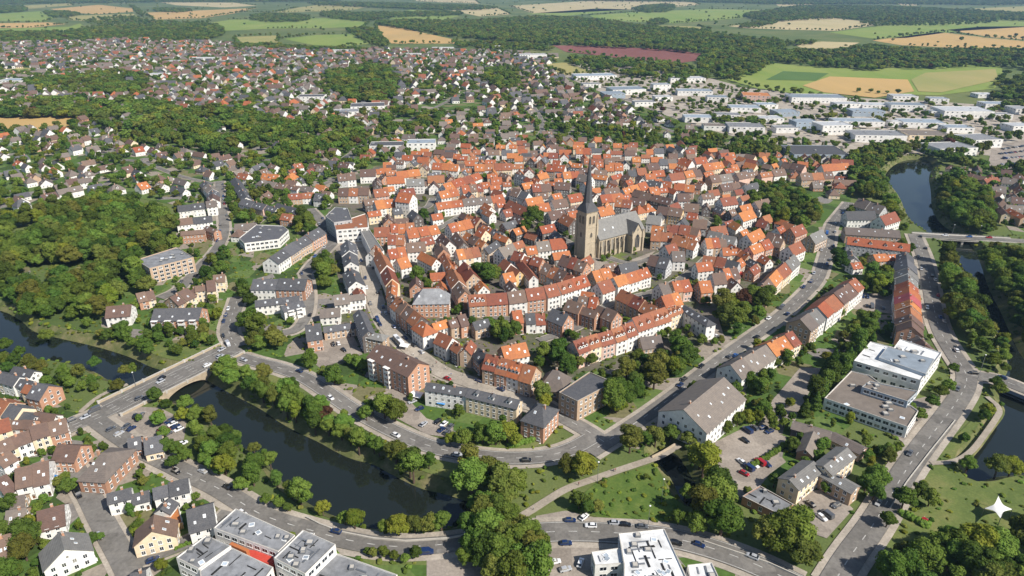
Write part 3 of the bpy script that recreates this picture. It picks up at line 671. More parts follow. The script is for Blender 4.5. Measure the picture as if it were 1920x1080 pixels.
OLD = """703 456 722 490 735 520 733 545|orro|wwcw|9|8.5
733 545 760 568 790 592|brbbr|bwbbd|10|8.5
784 597 806 612|o|w|9|8.5|h
808 603 838 594|o|w|9|7
841 598 872 590|bb|tb|9|7
824 622 848 633|r|w|9|7.5
850 634 868 646|r|d|9|8
884 630 870 652|r|t|9|8
898 650 912 664|d|b|9|7
912 664 950 672 1005 688|rror|tbwt|11|8.5|D
940 652 985 642|oo|tw|10|6
775 542 842 541|f|b|13|9|h
878 552 950 547 1030 537 1097 516|rrbrrro|tbwbwww|10|8.5|D
872 545 853 515 843 490 825 455|brorb|bwtwb|9|8
690 472 704 458|g|w|9|8
742 322 785 317|oo|wt
725 332 757 330|o|w
762 336 795 335|s|w|10|8
802 330 832 329|r|c
812 306 860 308|ooo|wtw
830 346 880 328|ooo|wbw
822 358 856 352|oo|wt
865 348 903 344|oor|wct
890 308 960 307|oorr|twtc
920 333 940 332|o|w
817 381 852 376 900 371 942 364|ooggo|wwwwc|9|7
702 378 736 373|oo|wc|11|7
700 356 726 353|r|p
635 353 692 353|brg|twt
632 326 665 323|bb|gw
675 318 704 317|b|w|11|7
732 421 776 418|oor|wtw
702 427 730 426|r|b
762 431 790 427 818 420|ooo|wtw
728 441 758 441|rr|wb
762 456 796 453|b|w|10|8
727 468 758 463|oo|wc
744 486 763 481|o|w
790 468 818 482|o|w
828 436 843 451|b|w
840 421 880 411|ooo|wtd
877 401 916 417|oro|wtw
855 431 870 450|o|d
875 431 910 450|ooo|wdt
905 416 945 431|dd|dg
928 431 956 441|o|c
855 468 896 461|oro|wcw
908 461 931 446|d|t
935 466 960 456|o|w
837 476 856 491|r|b
870 490 888 512|r|t
955 375 991 391|r|d|11|7
985 373 1015 368|o|w
1005 383 1028 380|o|w
1034 376 1061 372|o|w
1064 366 1086 362|o|c
1027 398 1056 392|o|w
1057 401 1077 411|r|d
997 347 1032 345|gg|dt
1042 341 1070 343|b|d
963 353 992 361|bd|ww
985 327 1008 336|o|w
966 321 991 328|d|w
1027 308 1060 311|oo|tw
1055 323 1085 321|oo|wd
1086 326 1110 331|o|w
1080 278 1108 278|oo|wc
1113 323 1140 326|o|w
1135 308 1168 308|oo|cw
1145 326 1165 321|o|t
1177 318 1210 316|dd|yd
1212 308 1233 305|o|y
1237 298 1268 298|dg|ww
1277 296 1298 301|o|w
1302 296 1323 294|o|w
1317 308 1353 302|oo|tc
1254 326 1280 323|r|w
1282 322 1312 317|oo|tb
1167 352 1210 341|ooo|wwc
1132 353 1160 350|d|w
1125 366 1166 362|oo|tw
1190 356 1225 365 1260 373|bbbb|dddd|9|6.5
1217 351 1251 348|oo|bt
1217 338 1241 341|d|w
1252 346 1271 353|d|w
1265 343 1303 346|oo|wp
1270 363 1292 363|o|w
1190 388 1223 381|oo|cw|10|6|h
1155 373 1185 376|rr|dw
1120 391 1146 386|o|w
1235 386 1281 393|bb|dy
1284 381 1311 383|b|w
1215 403 1241 406|s|w
1300 411 1326 413|b|g
1332 426 1360 423|r|t
1257 421 1285 423 1312 428|rrb|btb
1265 441 1308 451|rrr|tbw
1222 433 1261 436|rr|tw
1247 461 1266 456|r|w
1322 448 1361 446|ooo|wtw
1330 433 1381 443|ss|gg
1355 461 1386 461|oo|wc
1370 453 1406 471|oo|bt
1405 461 1441 448|oo|pb|10|8
1320 478 1352 483 1386 491|ddd|gdg
1305 491 1333 488|o|w
1355 506 1381 501|oo|wp
1335 513 1358 511|o|w
1220 478 1256 486|dd|dg
1260 471 1283 471|g|w
1160 496 1193 491|d|d
1150 521 1180 511 1213 501|ooo|www|9|7.5
1120 531 1143 523|o|w
1260 528 1291 523|oo|tp
1310 528 1331 526|o|b
1235 533 1251 529|g|w
1005 453 1058 447|oo|ww|11|6.5
965 469 1018 483|rrr|wtb
1055 478 1101 491|brb|wdb
1022 493 1048 503 1076 516|brbr|bgbw
945 483 975 503|rr|wy
975 478 1001 511|rr|dw
1110 508 1141 501|gg|tg
1165 543 1232 573|rrr|ttd|10|7
1240 556 1271 548|oo|bw
1065 560 1121 578|bb|bb|10|8
1122 567 1158 583|bb|bb|10|8
1086 553 1121 558|oo|tb
1036 578 1066 590|d|b|10|8
985 588 1021 586|dd|ww|9|6
960 583 977 581|g|b
1075 641 1108 629 1140 620 1185 605|rrrrr|pcpww|10|8.5|D
1185 598 1247 577 1275 566|rrr|wwc|11|8.5|D
1017 691 1066 698|g|t|14|4|h
1200 633 1238 628|g|t|9|3.5
1425 538 1458 503 1489 477|bggs|tccw|10|7.5
1440 441 1470 448|bb|wt
1482 428 1504 420|r|b
1478 462 1500 452|r|w
1518 441 1541 430|s|t
1400 440 1425 428|o|w
1385 400 1410 392|o|w
1415 378 1440 372|b|w
1350 372 1378 368|r|w
1395 345 1420 340|d|w
1330 330 1370 325|bg|tg
1380 325 1420 318|bb|pt
1425 322 1470 316|rb|pw
1470 302 1510 310|bb|tp
1500 325 1560 322|brb|tpt
1540 310 1590 306|oo|ww
1560 298 1600 300|r|t
1350 345 1385 340|bb|tg
1610 372 1660 386|gg|gg|11|7
1586 396 1640 395|d|w|11|7
1650 405 1678 396|r|w|12|7"""
for l in OLD.split('\n'): row(l.replace('|', ' '))
NEWS = """505 482 545 455 598 426|dddd|wttb|12|7.5
652 452 658 490|dd|ww|10|6.5
656 502 668 528|dd|ww|10|6.5
668 535 676 548|r|w|9|6
625 553 682 546|gg|ww|11|6.5
600 580 637 577|g|w|9|5
333 386 383 381|dd|ww|10|6
386 378 405 376|g|w|10|8
383 338 398 353 399 372|dgdb|twtw|10|6
330 411 396 403|bd|ww|10|6
337 430 384 426|b|b|11|6.5
386 419 406 426|b|b|11|7
440 333 462 370|dd|ww|9|5
455 372 520 388|ddd|wpw|10|5.5
520 380 562 392|dd|wt|10|5.5
500 340 560 350|gbb|wtw|9|5.5
545 345 590 352|bg|tw|9|5.5
540 363 588 360|rr|tw|10|5.5
530 400 548 402|r|b|10|5
318 556 342 545 366 534|bbb|tcc|12|6.5
364 531 403 526|bb|cc|12|8
400 516 421 514|b|c|9|7
255 551 286 544|bb|bc|11|5
200 575 246 571|b|w|12|6
440 420 480 418|g|w|10|4.5
-10 690 25 700 60 712|ddd|cww|12|6
45 712 90 722|rd|cb|12|7
25 682 62 691|d|w|11|5
-10 745 30 758 62 772|rdd|ccw|12|6.5
62 766 105 772|b|w|11|6
-15 826 25 808 70 793 120 779|bbbb|cwcb|13|7
-15 790 20 780 60 782|rbb|cwb|12|7
-12 855 15 840|b|w|12|6
108 832 150 834|b|b|12|5.5|
240 823 263 818|d|b|9|3.5
270 823 302 816|d|c|11|4
28 877 90 863|bb|ww|15|6
70 959 119 946|b|w|12|4.5
12 957 48 951|g|t|9|3
20 930 45 925|g|t|9|3
112 998 121 1030|s|w|14|5.5
198 916 242 905|d|w|13|6
246 925 277 917|d|w|8|4
284 906 320 897 350 890|dd|ww|14|6.5
300 950 316 930|d|w|9|4
289 966 285 996|b|c|13|5.5
350 957 398 944|d|w|13|6
245 1076 272 1069|d|w|12|5
-10 900 10 890|b|w|12|5
-15 1010 20 1000|b|c|12|5
1500 600 1530 577|gs|tw|13|9|
1533 575 1548 562 1562 552 1582 537 1603 522|orbbr|wwtww|13|9
1699 470 1702 500|dd|tw|13|8
1702 502 1704 535|sso|wtt|13|8
1704 537 1706 566 1708 588|opor|wtwt|13|8
1708 590 1710 612|bb|tb|13|8
1722 628 1738 648|gb|wb|13|5
1370 684 1405 663 1436 645|ggg|www|14|7
1438 643 1460 632 1485 621|oor|wwc|13|7.5
1637 478 1680 475|oo|tw|9|5
1592 468 1604 482|ds|ww|9|6
1595 492 1613 490|o|w|9|4.5
1510 842 1528 800|g|b|10|4
1845 335 1870 331|r|t|9|5
1850 355 1880 362|bb|tw|10|6
1870 375 1890 395|b|c|12|7
1895 385 1925 400|o|t|13|7
1810 322 1850 330|bb|tp|10|5"""
for l in NEWS.split('\n'): row(l.replace('|', ' '), slope=.72, group='town houses outside the old core')
def big(txt, label, cat='apartment block', name='apartment_block', slope=.6, group=None, **kw):
    n0 = len(SPECS); row(txt.replace('|', ' ') , slope=slope, name=name, cat=cat, group=group, **kw)
    for s in SPECS[n0:]: s['label'] = label
big("707 646 784 681|b|b|14|11|", "brick apartment block with brown roof, three storeys, beside the ring road", sky=5, spc=3.2, balc=(-.36, .02))
big("800 711 878 722|d|w|13|8.5", "white walled slate roofed apartment house next to the brick block", sky=4, spc=3.0, group='slate roofed apartment row')
big("879 722 974 744|d|c|14|8.5", "cream slate roofed apartment house in the middle of the row", sky=3, spc=3.0, group='slate roofed apartment row', dorm=3)
big("992 755 1034 768|d|b|15|8.5|h", "brick hip roofed apartment house at the ring road bend", sky=1, spc=3.0)
big("1282 768 1357 708|g|w|23|9.5", "big white gabled hall with grey brown roof beside the street", cat='hall', name='gabled_hall', slope=.55, sky=6, spc=3.0)
big("1285 567 1335 598|d|w|13|9|j", "white three storey slate roofed block above the wooded garden", sky=4, spc=3.2)
big("290 579 378 577|d|b|14|8", "long brick apartment block with dark roof and balconies by the bridge road", sky=3, spc=3.0, balc=(-.42, -.14, .14, .38))
big("475 522 528 522 576 523|dd|wb|14|7.5", "long slate roofed apartment range beside the western loop street", sky=3, spc=3.0, group='western apartment range')
big("478 560 560 551|d|w|12|6", "white slate roofed apartment house below the long slate range", sky=3, spc=3.0)
big("527 570 566 560|d|w|12|6", "white balconied apartment house facing the shrubs by the loop street", sky=2, spc=3.0, balc=(-.2, .2))
big("171 848 220 851|g|b|20|6|h", "bulky hip roofed brick house with big brown grey roof", sky=3, spc=3.0, slope=.55)
big("1584 426 1686 432|g|t|12|7", "long grey roofed riverside house behind the orange roof", sky=3, spc=3.0)
big("1590 444 1706 458|o|g|12|8", "long orange roofed riverside house with grey front", sky=2, spc=2.8, dorm=4)
big("1527 857 1482 891|s|c|17|7", "cream wing with grey gabled roof at the walled court", cat='institution wing', name='institution_wing', sky=3, spc=3.0, slope=.5)
big("1590 832 1546 866|s|c|16|8", "tall rear wing with pale slate roof of the cream complex", cat='institution wing', name='institution_wing', sky=4, spc=3.0, slope=.5)
big("1546 872 1608 906|s|t|13|6", "low brick street wing with slate roof of the cream complex", cat='institution wing', name='institution_wing', sky=2, spc=3.0, slope=.5)
big("1488 786 1560 806|g|d|13|4", "dark brick shed with long grey roof behind the shop building", cat='shed', name='brick_shed', sky=1, spc=4, slope=.45)
big("1562 806 1622 835|g|p|13|4", "pink ended shed with grey roof beside the diagonal road", cat='shed', name='brick_shed', sky=1, spc=4, slope=.45)
big("572 610 600 606|d|b|15|7", "brick house with dark gabled roof at the yard's edge", cat='town house', name='town_house', sky=2, slope=.75)
big("604 608 668 599|d|t|12|5", "low dark roofed link range closing the paved yard", cat='town house', name='town_house', sky=2, slope=.6)
big("672 572 690 612|d|d|14|10|", "tall dark slate roofed corner house above the high street", cat='town house', name='town_house', sky=3, slope=.8)
big("690 616 722 622|s|t|13|9|h", "tan brick mansard ended house over the paved yard", cat='town house', name='town_house', sky=2, slope=.6)
big("748 361 774 364|o|w|14|13|", "tall white market house with orange roof, four rows of windows", cat='town house', name='market_house', sky=2, slope=.8, spc=3.0)
def balcony_mesh(w, d, n, sh):
    mb = MB()
    for k in range(n):
        z = .5 + k * sh
        mb.box(-w / 2, w / 2, -d, 0, z - .2, z, 0); mb.box(-w / 2, w / 2, -d, -d + .12, z + .001, z + 1.0, 0); mb.box(-w / 2, -w / 2 + .12, -d + .121, 0, z + .001, z + 1.0, 0); mb.box(w / 2 - .12, w / 2, -d + .121, 0, z + .001, z + 1.0, 0)
    for x in (-w / 2, w / 2 - .25): mb.box(x, x + .25, -d - .002, -d + .25, 0, .5 + (n - 1) * sh + 1.6, 0)
    mb.box(-w / 2 - .1, w / 2 + .1, -d - .15, 0, .5 + (n - 1) * sh + 2.4, .5 + (n - 1) * sh + 2.6, 0)
    return mb.mesh('balcony', [WL['w']])
def corners(s, g=0.0):
    c, s_ = math.cos(s['ang']), math.sin(s['ang']); h, b = s['L'] / 2 + g, s['W'] / 2 + g
    return [(s['c'][0] + x * c - y * s_, s['c'][1] + x * s_ + y * c) for x, y in ((-h, -b), (h, -b), (h, b), (-h, b))]
def sat(a, b):
    for p in (a, b):
        for i in range(2):
            ex, ey = p[i + 1][0] - p[i][0], p[i + 1][1] - p[i][1]; nx, ny = -ey, ex
            pa = [x * nx + y * ny for x, y in a]; pb = [x * nx + y * ny for x, y in b]
            if max(pa) <= min(pb) or max(pb) <= min(pa): return False
    return True
def resolve(specs, it=14):
    for _ in range(it):
        cs = [corners(s) for s in specs]; hit = set()
        for i in range(len(specs)):
            for j in range(i):
                if specs[i]['row'] == specs[j]['row']: continue
                a, b = specs[i], specs[j]
                if abs(a['c'][0] - b['c'][0]) > 45 or abs(a['c'][1] - b['c'][1]) > 45: continue
                if math.dist(a['c'], b['c']) < (math.hypot(a['L'], a['W']) + math.hypot(b['L'], b['W'])) / 2 and sat(cs[i], cs[j]): hit |= {i, j}
        n = 0
        for i in hit:
            s = specs[i]
            if s['W'] > 6.2: s['W'] *= .95; s['rise'] *= .95; n += 1
            elif s['L'] > 6 and s['ends'][0] and s['ends'][1]: s['L'] *= .95; n += 1
        if not n: break
resolve(SPECS)

# ------------------------------------------------------------------ flat roofed buildings
FLATS = []
def flat(name, txt, h, rm, wm, label, cat, storeys=2, wmesh=None, spc=3.2, root=None, z0=0.0, par=.5, cap=100, clutter=4, group=None, look=None, pts=None, wall_win=True):
    p = ccw(pts or parse(txt, h)); cx, cy = sum(q[0] for q in p) / len(p), sum(q[1] for q in p) / len(p)
    top = root is None
    if top:
        root = empty(name, (cx, cy, 0))
        if look: tag(root, look, cat, group)
        else: fixed(root, label, cat, group)
        ox, oy = cx, cy
        FLATS.append(p)
    else: ox, oy = root.location.x, root.location.y
    q = [(x - ox, y - oy) for x, y in p]; n = len(q)
    mw = MB(); mw.prism(q, z0, h, 0, top=False)
    inn = offset(q, -.35)
    for i in range(n):
        j = (i + 1) % n
        mw.face([(*q[i], h), (*q[j], h), (*inn[j], h), (*inn[i], h)], 1); mw.face([(*inn[j], h), (*inn[j], h - par), (*inn[i], h - par), (*inn[i], h)][::-1], 0)
    mw.build('wall' if top else 'upper_storey', [WL[wm], CONC], root)
    mr = MB(); mr.face([(x, y, h - par) for x, y in inn]); rf = mr.build('roof', M[rm], root)
    sh = (h - z0 - .4) / storeys; k = 0
    for i in range(n):
        a, b = q[i], q[(i + 1) % n]; L_ = math.dist(a, b)
        if not wall_win or L_ < 3: continue
        nx, ny = (b[1] - a[1]) / L_, -(b[0] - a[0]) / L_
        mx_, my_ = (a[0] + b[0]) / 2 + ox, (a[1] + b[1]) / 2 + oy
        if -(nx * mx_ + ny * my_) / math.hypot(mx_, my_) < -.15: continue
        place_windows(root, a[0], a[1], b[0], b[1], storeys, z0 + max(.6, sh - 2.3), sh, wmesh or WIN_L, spc, cap=max(0, cap - k)); k += storeys * max(1, int((L_ - 1.8 + spc * .45) / spc))
    rnd = random.Random(int(abs(cx) * 3 + cy))
    xs, ys = [x for x, y in inn], [y for x, y in inn]; done = 0
    for _ in range(clutter * 6):
        if done >= clutter: break
        x, y = rnd.uniform(min(xs), max(xs)), rnd.uniform(min(ys), max(ys))
        if not pip([x], [y], offset(inn, -1.2))[0]: continue
        done += 1; mb = MB()
        if rnd.random() < .5:
            s1, s2, s3 = rnd.uniform(.7, 1.6), rnd.uniform(.6, 1.2), rnd.uniform(.5, 1.1)
            mb.box(-s1, s1, -s2, s2, 0, s3, 0, bottom=False); mb.box(-s1 * .7, s1 * .7, -s2 * .7, s2 * .7, s3, s3 + .12, 1, bottom=False)
            mb.build('roof_vent_box', [METAL, CONC], rf, (x, y, h - par))
        else: link('skylight', SKYL, rf, (x, y, h - par), rnd.uniform(0, 3), (1.6, 1.3, 2))
        if rm in 'hf' and math.hypot(cx, cy) < 450:
            ps = [q_ for q_ in ((rnd.uniform(min(xs), max(xs)), rnd.uniform(min(ys), max(ys))) for _q in range(12)) if pip([q_[0]], [q_[1]], offset(inn, -3))[0]]
            for q_ in ps[:2]:
                e_ = max(range(n), key=lambda i_: math.dist(q[i_], q[(i_ + 1) % n])); a_ = math.atan2(q[(e_ + 1) % n][1] - q[e_][1], q[(e_ + 1) % n][0] - q[e_][0]) + rnd.choice([0, R(90)])
                mb = MB(); l_ = rnd.uniform(1.2, 2.6); w_ = rnd.uniform(.1, .35); mb.box(-l_, l_, -w_, w_, 0, rnd.uniform(.05, .3), 0, bottom=False)
                o_ = mb.build('roof_seam', [RUBBER if rnd.random() < .6 else METAL], rf, (q_[0], q_[1], h - par)); o_.rotation_euler = (0, 0, a_)
    return root
r1 = flat('supermarket', "1601,676 1632,640 1676,651 1688,635 1766,661 1727,713", 9, 'h', 'w', "white flat roofed supermarket hall with raised grey metal roof panel", 'supermarket', 2, spc=4.2, clutter=5)
flat('supermarket', "1648,670 1664,650 1752,673 1736,701", 10.2, 'l', 'l', None, None, 1, root=r1, z0=8.6, par=.1, clutter=4, wall_win=False)
r2 = flat('shop_building', "1546,746 1596,695 1630,703 1722,770 1702,800", 6.2, 'k', 'w', "long low shop building with brown gravel roof and window bands", 'shop building', 2, spc=3.0, clutter=10)
flat('shop_building', "1616,725 1631,714 1721,733 1702,752", 9.5, 'k', 'l', None, None, 1, root=r2, z0=5.8, clutter=3, wmesh=WIN_L, spc=3)
SG = 'grey roofed school blocks'
flat('school_block', "400,990 442,953 553,1003 521,1034", 8, 'f', 'w', "grey felt roofed school block on the road side of the red court", 'school', 2, clutter=7, group=SG)
flat('school_block', "513,1046 568,993 629,1020 572,1076", 9, 'f', 'w', "tall grey roofed school block with white walls facing the curved road", 'school', 2, clutter=7, group=SG)
flat('school_block', "330,1045 386,1003 433,1023 372,1066", 8, 'f', 'w', "grey felt roofed school block nearest the small dark house", 'school', 2, clutter=4, group=SG)
flat('school_block', "374,1068 434,1026 512,1063 470,1120 380,1110", 7.5, 'f', 'w', "grey roofed school block at the bottom edge before the red court", 'school', 2, clutter=4, group=SG)
flat('school_block', "575,1090 631,1037 745,1077 700,1130 590,1130", 5, 'f', 'w', "low grey roofed school hall beside the lawn with shrubs", 'school', 1, clutter=5, group=SG)
rc = empty('school_court', (*G(488, 1042, 4), 0)); fixed(rc, "red floored sunken court with red wall between the grey school blocks", 'court', SG)
mb = MB(); cp = [(x - rc.location.x, y - rc.location.y) for x, y in ccw(parse("440,1028 520,1036 512,1056 470,1052", 4.5))]; mb.prism(cp, 0, 4.5); mb.build('floor', REDM, rc)
mb = MB(); w1 = [(x - rc.location.x, y - rc.location.y) for x, y in parse("430,1022 462,1036", 7)]; v = (Vector(w1[1]) - Vector(w1[0])).normalized(); nn = Vector((-v.y, v.x)) * 1.2
mb.prism(ccw([w1[0], w1[1], tuple(Vector(w1[1]) + nn), tuple(Vector(w1[0]) + nn)]), 0, 7.4); mb.build('wall', ORNG, rc)
WG = 'white flat hall wings'
flat('flat_hall', "1160,1000 1246,991 1287,1080 1290,1120 1170,1120 1170,1058", 7.5, 'h', 'w', "large white flat roofed hall with dark vents at the bottom edge", 'hall', 2, clutter=14, group=WG)
flat('flat_hall', "1109,1034 1168,1026 1168,1056 1116,1060", 6.5, 'h', 'w', "small white entrance wing of the flat hall facing the car park", 'hall', 2, clutter=3, group=WG)
flat('flat_hall', "1289,1059 1335,1054 1356,1100 1300,1110", 6, 'h', 'w', "white side wing of the flat hall beside the fork road", 'hall', 1, clutter=4, group=WG)
flat('office_block', "1048,735 1105,697 1141,712 1140,722 1083,752", 11, 'd', 't', "tan brick three storey office block with slate roof and long white skylights", 'office block', 3, wmesh=WIN, spc=2.8, clutter=0)
flat('parkside_block', "255,487 331,463 363,482 280,503", 11, 'f', 't', "flat roofed brick apartment block with balconies beside the park", 'apartment block', 4, spc=3.6, clutter=8)
flat('office_block', "448,446 480,421 530,423 541,431 523,448 458,456", 7, 'd', 'w', "white office block with broad dark flat roof beside the curved street", 'office block', 2, spc=3.2, clutter=8)
flat('corner_block', "610,405 628,388 652,390 660,412 626,417", 13, 'd', 'g', "dark walled flat roofed corner block above the street junction", 'apartment block', 4, wmesh=WIN, spc=3, clutter=3)
flat('corner_block', "626,419 685,400 690,410 690,426 630,431", 11, 'r', 'w', "white fronted flat corner block with rust red roof edge", 'apartment block', 3, wmesh=WIN_L, spc=3.4, clutter=3)
flat('garage_block', "1392,930 1425,910 1488,945 1463,965", 4, 'f', 'b', "small low brick garage block with grey flat roof under trees", 'garage', 1, wmesh=WIN, spc=4, clutter=2)
flat('parade_block', "675,430 690,426 720,470 700,480", 9, 's', 'w', "white narrow block with pale roof along the upper high street", 'town house', 3, wmesh=WIN, spc=2.8, clutter=2)
flat('garden_pavilion', "248,1000 262,995 270,1004 256,1010", 3, 'o', 'y', "low orange roofed lean-to beside the cream gabled house", 'shed', 1, wmesh=WIN_S, spc=3, clutter=0, pts=parse("304,958 334,946 342,978 312,990", 3.2))
WH = []
WTXT = """1118 150 70 40 8 8 l w|1180 178 58 40 9 10 l w|1153 185 36 28 8 10 l l|1241 172 30 22 12 5 l w|1290 155 60 30 8 5 h w|1303 180 58 30 8 -5 l w|1345 192 34 26 8 -8 l w|1418 190 44 36 9 -12 o p|1398 211 50 28 7 -5 l w|1000 112 46 30 12 6 h w|1310 230 46 26 7 -4 l w|1365 225 40 22 7 -6 f w|1400 250 58 32 8 -6 f w|1340 245 36 22 6 -6 k w|1535 194 90 40 9 -4 l w|1478 219 66 40 7 8 l l|1512 243 38 22 10 6 l l|1568 253 52 28 12 6 h w|1628 219 54 24 8 -2 l l|1645 206 50 26 7 -4 h w|1702 210 94 46 10 -8 l w|1697 190 40 26 8 -6 h w|1760 196 50 34 9 -8 l w|1612 238 80 28 7 -3 l w|1732 240 68 30 7 -6 l w|1815 222 80 42 10 -4 h w|1650 268 84 34 9 -4 f w|1742 265 66 36 7 -5 k c|1795 293 70 32 9 8 f w|1850 278 54 34 10 8 f w|1918 248 38 24 8 4 h w|1850 184 30 22 6 0 h w|1540 300 92 46 6 -2 d l|690 211 56 34 9 10 d w|650 219 40 26 7 10 f w|25 160 46 30 9 0 l w|295 148 30 22 9 0 h w|725 286 56 22 8 4 d w|790 283 48 22 9 4 l w|582 192 44 26 9 2 d w|1448 232 40 24 7 4 h w|1590 205 40 24 8 0 h w|1680 238 36 22 7 -4 h w|1760 218 44 22 7 -5 l w|1880 225 50 26 8 -5 f w|1440 205 34 22 7 5 l w|1245 190 30 20 7 5 h w|1210 200 36 20 7 5 f w|1870 205 40 26 8 -5 l w|1930 215 46 30 8 -5 h w|1475 250 36 20 7 0 f w|1800 250 44 24 7 -4 l w|475 110 40 22 8 0 h w|560 112 36 20 8 0 l w|640 100 40 20 8 0 h w|330 120 40 20 7 0 h w|1110 165 30 20 7 8 f w|200 118 30 18 7 0 l w|830 95 36 20 8 0 h w|920 92 40 18 8 0 h w|380 115 44 18 8 0 h w|770 107 34 18 8 0 h w"""
for l in WTXT.split('|'):
    a = l.split(); px, py, wp, dp, hh, rot = [float(v) for v in a[:6]]; x, y = G(px, py)
    ppm = FPX / (y * CT + CAM_H * ST); wm_ = wp / ppm * 1.12; c, s_ = math.cos(R(rot)), math.sin(R(rot))
    pts = [(x + u * c - v * s_, y + u * s_ + v * c) for u, v in ((-wm_ / 2, 0), (wm_ / 2, 0), (wm_ / 2, dp), (-wm_ / 2, dp))]
    if any(sat(pts, q) for q in WH): pts = [(x + (u - x) * .6, y + (v - y) * .6) for u, v in pts]
    WH.append(pts)
    if a[6] == 'h': a[6] = 'q'
    flat('warehouse', '', hh, a[6], a[7], None, 'warehouse', 1 if hh < 9 else 2, spc=6.5, cap=14, clutter=2 if y < 1000 else 1, group='flat roofed halls beyond the old town', look=f"{'low' if hh < 8 else 'tall'} {RNAME[a[6]]} roofed {WNAME[a[7]]} warehouse", pts=pts)

# ------------------------------------------------------------------ the church
def church():
    ang = R(34.6); x, y = G(1096, 488); root = empty('church', (x, y, 0), ang)
    fixed(root, "tan stone gothic church with tall slate spire and grey nave roof", 'church')
    T = 10.0; HT = 34.0; wall = WL['s']; dark = GLASS; ROOF = M['s']
    mb = MB()
    for z0, z1, g in ((0, 2.0, .35), (2.0, 12, .12), (12.0, 12.5, .3), (12.5, 23, 0), (23, 23.5, .22), (23.5, HT, -.1), (HT, HT + .6, .35)):
        mb.box(-g, T + g, -g, T + g, z0, z1 - .003, 0)
    for cx_, cy_ in ((0, 0), (T, 0), (0, T), (T, T)):
        for dx, dy in (((-.9 if cx_ == 0 else .0), 0), (0, (-.9 if cy_ == 0 else 0))): pass
        mb.box(cx_ - .75, cx_ + .75, cy_ - .75, cy_ + .75, 0, 25, 0); mb.box(cx_ - .5, cx_ + .5, cy_ - .5, cy_ + .5, 25, 32, 0)
    tw = mb.build('tower', [wall], root)
    mb = MB(); H1 = HT + .6; Z = 75.0; ov = .7; k = 3.1; zb = H1 + 6
    c = T / 2; n = 8; ring = [(c + k * 1.0824 * math.cos(R(22.5 + 45 * i)), c + k * 1.0824 * math.sin(R(22.5 + 45 * i)), zb) for i in range(8)]
    base = [(-ov, -ov, H1), (T + ov, -ov, H1), (T + ov, T + ov, H1), (-ov, T + ov, H1)]
    sq = {0: base[2], 1: base[2], 2: base[3], 3: base[3], 4: base[0], 5: base[0], 6: base[1], 7: base[1]}
    for i in range(8):
        j = (i + 1) % 8
        if sq[i] == sq[j]: mb.face([sq[i], ring[j], ring[i]])
        else: mb.face([sq[i], sq[j], ring[j], ring[i]])
        mb.face([ring[i], ring[j], (c, c, Z)])
    mb.face(base[::-1]); sp = mb.build('spire', M['d'], root)
    mb = MB(); mb.cyl((c, c, Z - 1.5), (c, c, Z + 3.2), .14, .08, 6); mb.box(c - .8, c + .8, c - .09, c + .09, Z + 1.6, Z + 1.85); mb.cyl((c, c, Z - .6), (c, c, Z + .2), .35, .35, 8); mb.build('spire_cross', METAL, sp)
    def lancet(name, w, h, nx, ny, px_, py_, z, par=root, mull=True):
        """pointed window, built flat in xz and turned to face (nx,ny)"""
        mb = MB(); pts = [(-w / 2, 0), (w / 2, 0), (w / 2, h - w * .8), (w * .3, h - w * .3), (0, h), (-w * .3, h - w * .3), (-w / 2, h - w * .8)]
        o2 = [(x_ * 1.22, z_ * 1.05 - .25) for x_, z_ in pts]; m_ = len(pts)
        for i in range(m_):
            j = (i + 1) % m_; mb.face([(o2[i][0], -.22, o2[i][1]), (o2[j][0], -.22, o2[j][1]), (pts[j][0], -.22, pts[j][1]), (pts[i][0], -.22, pts[i][1])], 0)
            mb.face([(pts[i][0], -.22, pts[i][1]), (pts[j][0], -.22, pts[j][1]), (pts[j][0], -.03, pts[j][1]), (pts[i][0], -.03, pts[i][1])], 0)
            mb.face([(o2[j][0], -.22, o2[j][1]), (o2[i][0], -.22, o2[i][1]), (o2[i][0], .05, o2[i][1]), (o2[j][0], .05, o2[j][1])], 0)
        mb.face([(x_, -.04, z_) for x_, z_ in pts], 1)
        if mull:
            for q in ((0,) if w < 2.4 else (-w / 6, w / 6)): mb.box(q - .09, q + .09, -.2, -.045, 0, h * .78, 0)
        return mb.build(name, [wall, dark], par, (px_, py_, z)), math.atan2(ny, nx) + R(90)
    def put(*a, **k_):
        o, rz = lancet(*a, **k_); o.rotation_euler = (0, 0, rz)
    for nx, ny in ((0, -1), (-1, 0), (1, 0)):
        f = (lambda t: (t, 0.0)) if ny else ((lambda t: (0.0, t)) if nx < 0 else (lambda t: (T, t)))
        for t in (3.4, 6.6): put('belfry_window', 1.5, 5.6, nx, ny, f(t)[0] + (nx * -.1 if False else 0), f(t)[1], 26)
        if nx <= 0:
            put('tower_window', 1.6, 3.6, nx, ny, *f(5), 16); put('tower_window', 1.8, 5.0, nx, ny, *f(5), 5.5)
    put('portal', 2.2, 4.2, 0, -1, 5, -.35, .1, mull=False)
    # nave: local x along the ridge, south wall at y = -3
    x0, x1, y0, y1, E, RZ = T + .3, 53.0, -3.0, 17.0, 14.5, 24.5; cy = (y0 + y1) / 2
    mb = MB(); mb.box(x0, x1, y0, y1, 0, E, 0, bottom=False); mb.face([(x1, y0, E), (x1, y1, E), (x1, cy, RZ)]); mb.face([(x0, y1, E), (x0, y0, E), (x0, cy, RZ)])
    nv = mb.build('nave_wall', [wall], root)
    mb = MB(); s = (RZ - E) / (cy - y0); ov = .8
